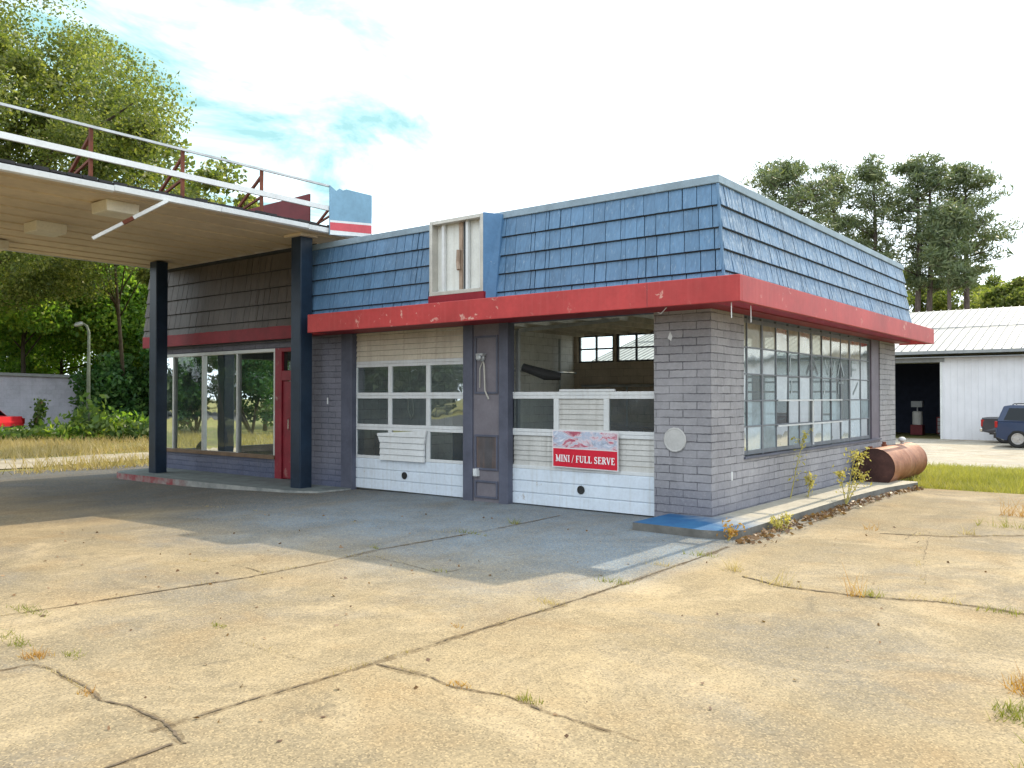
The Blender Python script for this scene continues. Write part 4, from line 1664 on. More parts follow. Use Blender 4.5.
# ------------------------------------------------------------------ rusty tank by the side wall
tk = thing('oil_tank', 'rusty cylindrical steel tank lying on short legs beside the side wall', 'tank', (.42, 7.4, .1))
y0, y1, r, zc = 6.0, 8.55, .35, .365
f = MB()
f.lathe((.42, y0, zc), (0, 1, 0), [(.0, r), (.02, r + .006), (.04, r), (.10, r), (1.18, r), (1.2, r + .004), (1.22, r), (y1 - y0 - .04, r), (y1 - y0 - .02, r + .006), (y1 - y0, r)], 40)
build('shell', f, M['tank'], tk, smooth=True)
f = MB()
f.lathe((.42, y0 + .015, zc), (0, -1, 0), [(0, r - .002), (.012, r * .9), (.03, r * .6), (.037, r * .3), (.04, 0)], 40)
build('end_cap', f, M['tank_dark'], tk, smooth=True)
f = MB()
f.lathe((.42, y1 - .015, zc), (0, 1, 0), [(0, r - .002), (.012, r * .9), (.03, r * .6), (.037, r * .3), (.04, 0)], 40)
build('end_cap', f, M['tank_dark'], tk, smooth=True)
for x in (.25, .59):
    for y in (y0 + .35, y1 - .4):
        f = MB()
        f.bar((x, y, gz(x, y) - .03), (x, y, zc - .25), .05)
        f.box(x - .05, x + .05, y - .05, y + .05, gz(x, y) + .1 if y < 6.6 else gz(x, y) - .03, gz(x, y) + .112 if y < 6.6 else gz(x, y))
        build('leg', f, M['rust'], tk)
f = MB()
f.lathe((.36, y0 + .9, zc + r - .02), (0, 0, 1), [(0, .05), (.05, .05), (.06, .035), (.10, .035), (.10, 0)], 14)
f.lathe((.28, y0 + .25, zc + r - .05), (0, 0, 1), [(0, .04), (.07, .04), (.07, 0)], 12)
build('filler_neck', f, M['rust'], tk)
f = MB()
f.lathe((.42, y1 - .55, zc + r - .02), (0, 0, 1), [(0, .03), (.06, .03), (.07, .065), (.12, .07), (.15, .04), (.155, 0)], 14)
build('vent_cap', f, M['white'], tk, smooth=True)

# ------------------------------------------------------------------ warehouse behind
wh = thing('warehouse', 'long white sheet-metal warehouse with a pale ribbed roof and an open dark doorway', 'warehouse', (-2, 40, -.42))
WZ = -.42
wy = 35.6
f = MB()
f.box(-4.2, 26, wy, wy + .15, WZ, 3.6)
f.box(-9.4, -4.2, wy + .02, wy + .15, 3.42, 3.6)
f.box(-24, -9.4, wy, wy + .15, WZ, 3.6)
f.box(-24, -23.85, wy + .15, wy + 18, WZ, 3.6)
f.box(25.85, 26, wy + .15, wy + 18, WZ, 3.6)
f.box(-23.85, 25.85, wy + 17.85, wy + 18, WZ, 3.6)
x = -4.15
while x < 26:
    f.box(x, x + .03, wy - .014, wy, WZ + .02, 3.58)
    x += .3
build('wall', f, M['wh_wall'], wh)
f = MB()
er, rr = wy - .45, wy + 9
ze, zr = 3.93, 6.75
f.hexa([(-24.4, er, ze - .05), (26.4, er, ze - .05), (26.4, rr, zr - .05), (-24.4, rr, zr - .05)], [(-24.4, er, ze), (26.4, er, ze), (26.4, rr, zr), (-24.4, rr, zr)])
f.hexa([(-24.4, rr, zr - .05), (26.4, rr, zr - .05), (26.4, wy + 18.4, ze - .05), (-24.4, wy + 18.4, ze - .05)], [(-24.4, rr, zr), (26.4, rr, zr), (26.4, wy + 18.4, ze), (-24.4, wy + 18.4, ze)])
wro_ = f
f = MB()
x = -24.4
while x < 26.4:       # standing ribs
    f.hexa([(x, er, ze + .001), (x + .06, er, ze + .001), (x + .06, rr, zr + .001), (x, rr, zr + .001)],
           [(x + .015, er, ze + .06), (x + .045, er, ze + .06), (x + .045, rr, zr + .06), (x + .015, rr, zr + .06)])
    x += .40
wro = build('roof', wro_, M['wh_roof'], wh)
build('rib', f, paint('grey_roof_rib', (.27, .27, .27), .5), wro)
f = MB()
f.box(-24.4, 26.4, er - .1, er - .002, ze - .16, ze - .01)
f.box(-24.4, 26.4, er, wy - .02, ze - .34, ze - .30)
f.box(-9.5, -4.1, wy - .03, wy + .01, 3.38, 3.62)
build('eave_gutter', f, M['wh_trim'], wh)
f = MB()
f.bar((-24, wy + 4.2, ze + .5 * (zr - ze) + .03), (26, wy + 4.2, ze + .5 * (zr - ze) + .03), .05, .05)
build('roof_lap', f, M['wh_trim'], wh)
f = MB()
f.box(-9.4, -9.3, wy - .02, wy + .02, WZ, 3.4)
f.box(-4.3, -4.2, wy - .02, wy - .002, WZ, 3.4)
build('door_frame', f, M['white'], wh)
f = MB()
f.box(-12, -1, wy + 7, wy + 7.1, WZ, 3.6)
f.box(-12, -11.9, wy + .2, wy + 7, WZ, 3.6)
f.box(-1.1, -1, wy + .2, wy + 7, WZ, 3.6)
f.box(-12, -1, wy + .2, wy + 7, 3.62, 3.7)
build('inner_partition', f, M['wh_dark'], wh)
f = MB()
f.lathe((-.1, wy - .016, 2.35), (0, -1, 0), [(0, .12), (.02, .12), (.03, .1), (.03, 0)], 12)
f.box(.9, 1.3, wy - .03, wy - .015, .95, 1.12)
build('wall_fitting', f, M['wh_trim'], wh)
f = MB()
for k in range(22):
    xx = R.uniform(-2.2, 1.6)
    f.box(xx, xx + R.uniform(.1, .5), wy - .02, wy - .015, WZ + R.uniform(.02, .1), WZ + R.uniform(.12, .3))
build('grime_patch', f, paint('grey_grime', (.2, .2, .2)), wh)
# machines inside the doorway
for (x, w_, d_, h_, nm, lb, mt) in ((-6.35, .5, .5, 1.5, 'water_heater', 'pale upright heater tank standing in the dark warehouse doorway', 'slat'),):
    hh = thing(nm, lb, 'heater', (x, wy + 4.6, WZ))
    f = MB()
    f.lathe((x, wy + 4.6, WZ + .55), (0, 0, 1), [(0, 0), (0, .24), (.02, .26), (.7, .26), (.74, .2), (.75, 0)], 18)
    build('tank', f, M[mt], hh)
    f = MB()
    f.box(x - .3, x + .3, wy + 4.3, wy + 4.9, WZ, WZ + .545)
    build('stand', f, M['maroon'], hh)
    f = MB()
    f.box(x - .28, x + .28, wy + 4.4, wy + 4.8, WZ + 1.52, WZ + 1.85)
    f.box(x - .03, x + .03, wy + 4.57, wy + 4.63, WZ + 1.29, WZ + 1.53)
    build('control_box', f, M['wh_trim'], hh)
mc = thing('tool_chest', 'dark red tool chest with drawers in the warehouse doorway right of the pale tank', 'tool chest', (-4.6, wy + 4.4, WZ))
f = MB()
f.box(-5.3, -4.2, wy + 4.1, wy + 4.7, WZ + .1, WZ + 1.0)
build('body', f, M['maroon'], mc, .02)
for k in range(4):
    f = MB()
    f.box(-5.24, -4.26, wy + 4.08, wy + 4.098, WZ + .16 + k * .2, WZ + .33 + k * .2)
    build('drawer', f, M['wh_trim'], mc)
f = MB()
f.box(-5.1, -4.7, wy + 4.2, wy + 4.6, WZ + 1.002, WZ + 1.2)
f.tube([(-4.5, wy + 4.4, WZ + 1.0), (-4.5, wy + 4.4, WZ + 1.4)], .08, 10)
f.box(-5.2, -5.1, wy + 4.2, wy + 4.3, WZ, WZ + .1)
f.box(-4.4, -4.3, wy + 4.2, wy + 4.3, WZ, WZ + .1)
build('tools', f, M['wh_trim'], mc)


# ------------------------------------------------------------------ vehicles
def loft(mb, secs):
    """sections: lists of points of equal length, joined ring to ring, ends capped"""
    n = len(secs[0])
    base = []
    for s in secs:
        base.append(len(mb.v))
        mb.v += [tuple(p) for p in s]
    for a, b in zip(base[:-1], base[1:]):
        for k in range(n):
            mb.f.append((a + k, a + (k + 1) % n, b + (k + 1) % n, b + k))
            mb.mi.append(0)
    mb.f.append(tuple(base[0] + k for k in reversed(range(n))))
    mb.f.append(tuple(base[-1] + k for k in range(n)))
    mb.mi += [0, 0]


def arch_profile(pts, wheels, r, zlow):
    """lower outline of a body side with wheel arches cut in; returns polygon in (x,z)"""
    low = []
    for wx in wheels:
        low.append((wx - r, zlow))
        for k in range(1, 8):
            t = math.pi * (1 - k / 8)
            low.append((wx + r * math.cos(t), zlow + (r * 1.02) * math.sin(t)))
        low.append((wx + r, zlow))
    return pts[:1] + low + pts[1:]


def make_car(name, label, cat, loc, rz, spec, mat):
    """x runs forward from the rear bumper, y to the left"""
    o = thing(name, label, cat, loc, rz)
    W = spec['w'] / 2
    wheels, rw = spec['wheels'], spec['rw']
    outl = arch_profile(spec['body'], wheels, rw * 1.18, spec['zlow'])
    b = MB()
    # body side leans in slightly towards the beltline
    n = len(outl)
    secs = []
    for yy, ins in ((-W, .06), (-W + .06, 0), (W - .06, 0), (W, .06)):
        secs.append([(x + (ins if x < .5 else -ins if x > spec['len'] - .5 else 0), yy * (1 if z < .75 else .985), z - (ins * .6 if z > .6 else 0)) for x, z in outl])
    loft(b, secs)
    body = build('body', b, mat, o, 0, local=True)
    if spec.get('cabin'):
        c = MB()
        cb_ = spec['cabin']         # (x, z) outline of the greenhouse, bottom first
        zbelt, zroof = cb_[0][1], max(z for x, z in cb_)
        secs = []
        for s in (-1, 1):
            secs.append([(x, s * (W - .03 - (z - zbelt) / (zroof - zbelt) * .14), z) for x, z in cb_])
        loft(c, secs)
        cab = build('cabin', c, mat, o, .03, local=True)
        for (poly, nm) in [(p, 'side_window') for p in spec['windows']]:
            for s in (-1, 1):
                g = MB()
                g.poly([(x, s * (W - .03 - (z - zbelt) / (zroof - zbelt) * .14 + .006), z) for x, z in poly])
                build(nm, g, M['glass_car'], cab, local=True)
        for poly in spec['screens']:
            g = MB()
            (xa, za), (xb, zb2), dx = poly
            ya = W - .10 - (za - zbelt) / (zroof - zbelt) * .14
            yb3 = W - .10 - (zb2 - zbelt) / (zroof - zbelt) * .14
            g.quad((xa + dx, -ya, za), (xa + dx, ya, za), (xb + dx, yb3, zb2), (xb + dx, -yb3, zb2))
            build('windscreen', g, M['glass_car'], cab, local=True)
        if spec.get('rails'):
            g = MB()
            for s in (-1, 1):
                y = s * (W - .22)
                g.tube([(spec['rails'][0], y, zroof), (spec['rails'][0] + .08, y, zroof + .05), (spec['rails'][1] - .08, y, zroof + .05), (spec['rails'][1], y, zroof)], .018, 6)
            build('roof_rail', g, M['trim_black'], cab, local=True)
    for wx in wheels:
        for s in (-1, 1):
            t = MB()
            yy = s * (W - .12)
            t.lathe((wx, yy, rw), (0, s, 0), [(-.11, rw * .62), (-.11, rw * .92), (-.08, rw), (.08, rw), (.11, rw * .93), (.115, rw * .66), (.09, rw * .62)], 28)
            tw = build('wheel', t, M['rubber'], o, smooth=True, local=True)
            q = MB()
            q.lathe((wx, yy, rw), (0, s, 0), [(.085, rw * .64), (.10, rw * .62), (.10, rw * .55), (.05, rw * .5), (.05, 0)], 24)
            for k in range(5):
                a = k * 2 * math.pi / 5 + .3
                q.bar((wx, yy + s * .09, rw), (wx + math.cos(a) * rw * .58, yy + s * .095, rw + math.sin(a) * rw * .58), rw * .2, .03)
            q.lathe((wx, yy, rw), (0, s, 0), [(.08, rw * .2), (.115, rw * .16), (.118, 0)], 16)
            build('rim', q, M['rim'], tw, local=True)
    # arch liner
    L = MB()
    for wx in wheels:
        L.box(wx - rw * 1.15, wx + rw * 1.15, -W + .24, W - .24, spec['zlow'] + .02, spec['zlow'] + rw * 1.15)
    L.box(.3, spec['len'] - .3, -W + .2, W - .2, spec['zlow'] - .04, spec['zlow'] + .05)
    build('underbody', L, M['trim_black'], o, local=True)
    for s in (-1, 1):
        g = MB()
        x0, x1, z0, z1 = spec['tail']
        g.box(x0 - .012, x1, s * W - (.16 if s > 0 else -.012), s * W + (.012 if s > 0 else .16), z0, z1)
        build('tail_light', g, M['lamp_red'], o, .01, local=True)
        g = MB()
        x0, x1, z0, z1 = spec['head']
        g.box(x0, x1 + .01, s * W - (.3 if s > 0 else 0), s * W + (0 if s > 0 else .3), z0, z1)
        build('headlight', g, M['lamp_clear'], o, .01, local=True)
    g = MB()
    z0, z1 = spec['bump']
    g.box(-.06, .12, -W + .03, W - .03, z0, z1)
    build('rear_bumper', g, spec.get('bmat', M['trim_black']), o, .03, local=True)
    g = MB()
    g.box(spec['len'] - .12, spec['len'] + .05, -W + .03, W - .03, z0, z1)
    build('front_bumper', g, spec.get('bmat', M['trim_black']), o, .03, local=True)
    for dxp in spec['doors']:
        for s in (-1, 1):
            g = MB()
            g.box(dxp - .012, dxp + .0, s * (W * .99) - .004, s * (W * .99) + .008, spec['zlow'] + .12, spec['zbelt'] - .05)
            g.box(dxp + .1, dxp + .24, s * (W) - .015, s * (W) + .012, spec['zbelt'] - .16, spec['zbelt'] - .12)
            build('door_handle', g, M['trim_black'], body, local=True)
    if spec.get('bed'):
        x0, x1, z = spec['bed']
        g = MB()
        g.box(x0, x1, -W + .1, W - .1, z - .06, z + .004)
        build('bed_liner', g, M['trim_black'], body, local=True)
    for s in (-1, 1):
        g = MB()
        g.box(spec['mirror'], spec['mirror'] + .12, s * W - (0 if s > 0 else .18), s * W + (.18 if s > 0 else 0), spec['zbelt'], spec['zbelt'] + .14)
        build('mirror', g, M['trim_black'], o, .02, local=True)
    return o


SUV = dict(w=1.86, len=4.6, wheels=[.80, 3.6], rw=.37, zlow=.30, zbelt=1.06,
           body=[(.0, .42), (4.58, .42), (4.60, .80), (4.45, .98), (3.55, 1.06), (.06, 1.08), (.0, .8)],
           cabin=[(.06, 1.06), (3.55, 1.06), (2.75, 1.66), (2.3, 1.74), (.55, 1.75), (.30, 1.70)],
           windows=[[(.30, 1.12), (1.15, 1.10), (1.15, 1.62), (.50, 1.62)], [(1.25, 1.10), (2.05, 1.10), (2.05, 1.64), (1.25, 1.63)], [(2.15, 1.10), (3.25, 1.10), (2.68, 1.60), (2.15, 1.63)]],
           screens=[((.13, 1.12), (.30, 1.62), -.02), ((3.45, 1.10), (2.80, 1.62), .04)], rails=(.6, 2.4),
           tail=(-.005, .09, .82, 1.08), head=(4.4, 4.59, .72, .88), bump=(.38, .62), doors=[1.2, 2.1], mirror=2.95)
TRUCK = dict(w=1.95, len=5.6, wheels=[.92, 4.45], rw=.39, zlow=.42, zbelt=1.10,
             body=[(.0, .52), (5.58, .5), (5.6, .95), (5.45, 1.06), (4.2, 1.13), (.03, 1.14), (.0, 1.0)],
             cabin=[(1.95, 1.12), (4.2, 1.12), (3.55, 1.72), (3.2, 1.80), (2.2, 1.80), (2.02, 1.72)],
             windows=[[(2.1, 1.16), (2.85, 1.16), (2.85, 1.70), (2.16, 1.70)], [(2.95, 1.16), (3.95, 1.16), (3.45, 1.67), (2.95, 1.70)]],
             screens=[((1.96, 1.18), (2.02, 1.70), -.02), ((4.12, 1.16), (3.58, 1.68), .04)],
             tail=(-.005, .12, .74, 1.06), head=(5.4, 5.59, .8, .98), bump=(.5, .68), doors=[2.05, 2.9], mirror=3.6, bed=(.1, 1.9, 1.14), bmat=M['chrome'])
SEDAN = dict(w=1.78, len=4.6, wheels=[1.0, 3.65], rw=.33, zlow=.24, zbelt=.92,
             body=[(.0, .34), (4.58, .34), (4.6, .62), (4.4, .78), (3.4, .92), (.9, .96), (.08, .94), (.0, .70)],
             cabin=[(.75, .94), (3.4, .92), (2.55, 1.40), (2.2, 1.44), (1.5, 1.43), (1.2, 1.36)],
             windows=[[(1.15, .98), (1.9, .97), (1.9, 1.36), (1.42, 1.33)], [(2.0, .97), (3.1, .96), (2.5, 1.34), (2.0, 1.36)]],
             screens=[((.80, .97), (1.20, 1.34), -.03), ((3.32, .95), (2.6, 1.36), .04)],
             tail=(-.005, .14, .62, .86), head=(4.4, 4.59, .56, .70), bump=(.30, .54), doors=[1.1, 2.0], mirror=2.75)
hd = math.radians(2)
# wheels stand on the lot: rear corner placed from the surveyed rear-wheel contact
P = gnd(1018, 448)
c_, s_ = math.cos(hd), math.sin(hd)
make_car('suv', 'blue-grey sport utility vehicle parked by the white warehouse, nearest the camera', 'car',
         (P[0] - .80 * c_ - .85 * s_, P[1] - .80 * s_ + .85 * c_, -.42), hd, SUV, M['car_blue'])
P = gnd(1005, 443.5)
make_car('pickup_truck', 'dark pickup truck with chrome bumper parked behind the blue-grey vehicle', 'pickup truck',
         (P[0] - .92 * c_ - .9 * s_, P[1] - .92 * s_ + .9 * c_, -.42), hd, TRUCK, M['car_navy'])
P = gnd(11, 439)
make_car('red_car', 'red car at the left edge standing before the long pale wall', 'car',
         (P[0], P[1], gz(P[0], P[1])), math.radians(214), SEDAN, M['car_red'])

# ------------------------------------------------------------------ long pale wall on the left
A = dep(-120, 435, 39.0)
B = dep(83, 434, 40.5)
wl = thing('boundary_building', 'long low pale lilac block building behind the weeds on the left', 'building', (A[0], A[1], -.15))
ax = V((B[0] - A[0], B[1] - A[1], 0)).normalized()
bk = V((-ax.y, ax.x, 0))
if bk.dot(V((A[0] - CAM[0], A[1] - CAM[1], 0))) < 0:
    bk = -bk
A3, B3 = V((A[0], A[1], -.2)), V((B[0], B[1], -.2))
hL, hR = 3.05, 2.75
f = MB()
f.hexa([A3, B3, B3 + bk * 8, A3 + bk * 8], [A3 + V((0, 0, hL)), B3 + V((0, 0, hR)), B3 + bk * 8 + V((0, 0, hR)), A3 + bk * 8 + V((0, 0, hL))])
build('wall', f, M['block_far'], wl)
f = MB()
u0 = V((0, 0, hL + .001))
u1 = V((0, 0, hR + .001))
q0, q1 = A3 - bk * .2, B3 - bk * .2 + ax * .15
f.hexa([q0 + u0, q1 + u1, B3 + bk * 8.2 + u1, A3 + bk * 8.2 + u0], [q0 + u0 + V((0, 0, .14)), q1 + u1 + V((0, 0, .14)), B3 + bk * 8.2 + u1 + V((0, 0, .14)), A3 + bk * 8.2 + u0 + V((0, 0, .14))])
build('roof_edge', f, M['wh_trim'], wl)


# ------------------------------------------------------------------ vegetation
def leaves(centers, size, elong=1.6, flat=0.0, jitter=.35):
    """diamond leaf faces at the given points"""
    n = len(centers)
    d = NR.normal(0, 1, (n, 3))
    d[:, 2] *= (1 - flat)
    d /= np.linalg.norm(d, axis=1)[:, None]
    e = NR.normal(0, 1, (n, 3))
    e -= d * (e * d).sum(1)[:, None]
    e /= np.linalg.norm(e, axis=1)[:, None]
    s = size * (1 + jitter * NR.normal(0, 1, n)).clip(.4, 2)
    a = d * (s * elong / 2)[:, None]
    b = e * (s / 2)[:, None]
    nn = np.cross(d, e) * (s * .15)[:, None]
    v = np.stack([centers - a, centers + b + nn, centers + a, centers - b + nn], 1).reshape(-1, 3)
    f = np.arange(n * 4).reshape(-1, 4)
    return v, f


def clumps(cs, rad, per, squash=.75):
    """points gathered round clump centres, denser towards each clump's shell"""
    out = []
    for c, r in zip(cs, rad):
        d = NR.normal(0, 1, (per, 3))
        d /= np.linalg.norm(d, axis=1)[:, None]
        rr = r * NR.random(per) ** .45
        p = d * rr[:, None]
        p[:, 2] *= squash
        out.append(p + c)
    return np.concatenate(out)


def crown_points(c, rad, n, shell=.45, low=-.75):
    out = []
    while len(out) < n:
        d = NR.normal(0, 1, 3)
        d /= np.linalg.norm(d)
        r = NR.random() ** shell
        p = d * r
        if p[2] < low:
            continue
        # lumpy outline
        k = 1 + .22 * math.sin(d[0] * 5 + d[1] * 3 + c[0]) * math.cos(d[2] * 4 + d[1] * 4 + c[1])
        out.append(np.array(c) + p * np.array(rad) * k)
    return np.array(out)


def tree(name, label, base, crown_c, crown_r, nclump, per, crad, lsize, lmat, bmat, tr=.25, limbs=9, group=None, trunk_top=None, lean=(0, 0), elong=1.6, low=-.75):
    o = thing(name, label, 'tree', tuple(base), 0, group)
    cs = crown_points(crown_c, crown_r, nclump, low=low)
    b = V(base)
    top = V(crown_c) + V((0, 0, crown_r[2] * .35)) if trunk_top is None else V(trunk_top)
    t = MB()
    mid = b.lerp(top, .5) + V((R.uniform(-.3, .3), R.uniform(-.3, .3), 0)) + V((lean[0], lean[1], 0))
    path = [b, b.lerp(mid, .5) + V((R.uniform(-.1, .1), R.uniform(-.1, .1), 0)), mid, mid.lerp(top, .5), top]
    t.tube(path, [tr * 1.25, tr, tr * .8, tr * .5, tr * .15], 10)
    order = NR.permutation(nclump)[:limbs]
    for i in order:
        q = V(cs[i])
        s = R.uniform(.35, .85)
        st_ = path[1].lerp(path[3], s)
        m_ = st_.lerp(q, .5) + V((0, 0, R.uniform(.1, .5)))
        t.tube([st_, m_, q], [tr * .36, tr * .22, tr * .06], 6)
    build('trunk', t, bmat, o, smooth=True)
    rad = crad * (1 + .35 * NR.normal(0, 1, nclump)).clip(.5, 1.8)
    pts = clumps(cs, rad, per)
    v, f = leaves(pts, lsize, elong)
    rawmesh('crown', v, f, lmat, o)
    return o


def ground_at(u, d):
    p = dep(u, 400, d)
    return np.array([p[0], p[1], gz(p[0], p[1])])


# big oak spreading over the canopy on the left
b = ground_at(-40, 33)
cc = dep(-25, 140, 33)
tree('oak_tree', 'huge spreading oak filling the upper left behind the canopy', b, cc, (8.0, 8.0, 8.2), 190, 1250, 1.25, .072, M['leaf_oak'], M['bark'], .5, 26)
# low limb reaching right over the yard
b = ground_at(222, 31)
cc = dep(205, 232, 31)
tree('yard_tree', 'leaning tree behind the office seen through its storefront glass', b, cc, (2.3, 2.3, 2.3), 30, 420, .85, .11, M['leaf_oak'], M['bark'], .2, 8, lean=(-.4, 0))
b = ground_at(132, 41)
cc = dep(105, 165, 33)
tree('oak_tree', 'pale green oak with open crown above the canopy right of the huge oak', b, cc, (3.6, 3.6, 3.6), 46, 420, .95, .11, M['leaf_oak'], M['bark'], .09, 12)
TG = 'leafy trees behind the vacant yard'
for (u, d, v, r, rz, nc, mat, lb) in (
        (28, 42, 285, 4.6, 3.4, 60, 'leaf_lush', 'bright green tree above the pale block building at the far left'),
        (128, 43, 308, 2.9, 2.9, 46, 'leaf_lush', 'bushy green tree overhanging the right end of the pale block building'),
        (205, 47, 300, 5.5, 4.5, 66, 'leaf_lush', 'tree seen through the office glass behind the leaning trunk'),
        (-80, 40, 290, 4.5, 3.6, 40, 'leaf_lush', 'tree beyond the left edge of the pale block building'),
        (60, 50, 335, 6.0, 4.0, 60, 'leaf_lush', 'tree standing directly behind the pale block building, middle'),
        (-10, 52, 330, 6.5, 4.2, 60, 'leaf_lush', 'tree standing directly behind the pale block building, far left'),
        (150, 52, 330, 6.0, 4.5, 60, 'leaf_lush', 'tree behind the dark shrubs left of the office column'),
        (215, 62, 335, 7.0, 5.0, 60, 'leaf_lush', 'far tree seen through the left storefront panes behind the leaning trunk'),
        (300, 66, 340, 7.0, 5.0, 60, 'leaf_lush', 'far tree hidden behind the office, right of the others'),
        (265, 55, 330, 6.0, 4.5, 60, 'leaf_lush', 'tree seen through the office glass beside the red door')):
    b = ground_at(u, d)
    cc = dep(u, v, d)
    tree('shade_tree', lb, b, cc, (r, r, rz), nc, 800, 1.2, .12, M[mat], M['bark'], .12, 10, TG)
# dark hedge line
for (u, d, v, r, rz, lb) in ((124, 40, 395, 1.9, 2.0, 'dark shrub right of the street lamp below the trees'), (150, 40, 388, 2.4, 2.3, 'dark tall shrub just left of the office column'),
                             (196, 42, 385, 3.0, 2.4, 'dark shrub seen through the left storefront panes'), (252, 44, 385, 3.2, 2.6, 'dark shrub seen through the right storefront panes')):
    b = ground_at(u, d)
    cc = dep(u, v, d)
    o = thing('shrub', lb, 'shrub', tuple(b), 0, 'dark shrubs behind the office')
    cs = crown_points(cc, (r, r, rz), 26, .6)
    t = MB()
    for k in range(5):
        t.tube([V(b), V(b).lerp(V(cs[k]), .5) + V((0, 0, .3)), V(cs[k])], [.07, .05, .02], 6)
    build('stem', t, M['bark'], o)
    v_, f_ = leaves(clumps(cs, [.9] * 26, 420), .13)
    rawmesh('foliage', v_, f_, M['leaf_hedge'], o)
# weedy green bank below
for k, (u, v, h, wd, lb) in enumerate(((8, 440, .45, 1.0, 'green weed clump beside the red car'), (30, 441, .5, 1.1, 'green weed clump at the foot of the vine-covered post'), (52, 440, .55, 1.2, 'green weed clump left of the street lamp'),
                                       (72, 441, .7, 1.0, 'tall weed clump just left of the lamp pole'), (90, 441, 1.6, .9, 'leafy weeds climbing the foot of the street lamp'), (104, 440, .9, 1.0, 'weed clump right of the street lamp'),
                                       (122, 439, 1.2, 1.0, 'pale weed clump in front of the dark shrub'), (142, 440, 1.0, 1.0, 'weed clump beside the left office column'))):
    P = gnd(u, v)
    o = thing('weed_clump', lb, 'weeds', tuple(P), 0, 'weeds along the vacant yard')
    n = 500
    pts = NR.normal(0, 1, (n, 3)) * np.array([wd * .5, wd * .5, h * .3]) + np.array([P[0], P[1], P[2] + h * .35])
    pts[:, 2] = np.maximum(pts[:, 2], P[2] + .03)
    v_, f_ = leaves(pts, .13, 2.0)
    rawmesh('foliage', v_, f_, M['leaf_vine'] if k % 3 else M['leaf_lush'], o)

# street lamp, vine-covered post, low rail
P = gnd(88, 441)
z = P[2]
D = float((P - CAM) @ _fw)
sl = thing('street_lamp', 'tall thin curved-top street lamp overgrown at its foot', 'street lamp', tuple(P))
f = MB()
up_ = lambda v: 1.65 + (397 - v) / F * D
left = V(tuple(_rt)) * -1
f.tube([V((P[0], P[1], z)), V((P[0], P[1], up_(350))), V((P[0], P[1], up_(332))), V((P[0], P[1], up_(326))) + left * .08, V((P[0], P[1], up_(323))) + left * .25], [.09, .06, .055, .05, .04], 10)
build('pole', f, paint('mossy_lamp_pole', (.17, .19, .15), .7, 0, .3), sl, smooth=True)
f = MB()
h = V((P[0], P[1], up_(323))) + left * .25
f.lathe(h, left + V((0, 0, -.25)), [(-.02, .05), (.05, .09), (.25, .1), (.34, .05), (.35, 0)], 12)
build('lamp_head', f, M['grey_metal'], sl, smooth=True)
P = gnd(34, 438)
ps = thing('fence_post', 'short leaning post wrapped in green vine before the pale wall', 'post', tuple(P))
f = MB()
Dp = float((P - CAM) @ _fw)
zt2 = 1.65 + (397 - 401) / F * Dp
tp = V((P[0], P[1], zt2)) - left * .3
f.tube([V(tuple(P)), tp], [.10, .07], 8)
build('post', f, M['wood'], ps)
n = 420
t_ = NR.random(n)
pts = np.array(P)[None] * (1 - t_)[:, None] + np.array(tp)[None] * t_[:, None] + NR.normal(0, .11, (n, 3))
v_, f_ = leaves(pts, .12, 1.5)
rawmesh('vine', v_, f_, M['leaf_vine'], ps)
a, b = gnd(-60, 441), gnd(160, 438)
rl = thing('low_rail', 'low white guard rail along the street behind the weeds', 'guard rail', tuple(a))
f = MB()
A3, B3 = V(tuple(a)), V(tuple(b))
f.bar(A3 + V((0, 0, .38)), B3 + V((0, 0, .38)), .06, .16)
build('rail', f, M['white_rail'], rl)
for k in range(7):
    q = A3.lerp(B3, k / 6)
    f = MB()
    f.bar(q + V((.05, .08, -.05)), q + V((.05, .08, .44)), .1)
    build('post', f, M['wood'], rl)

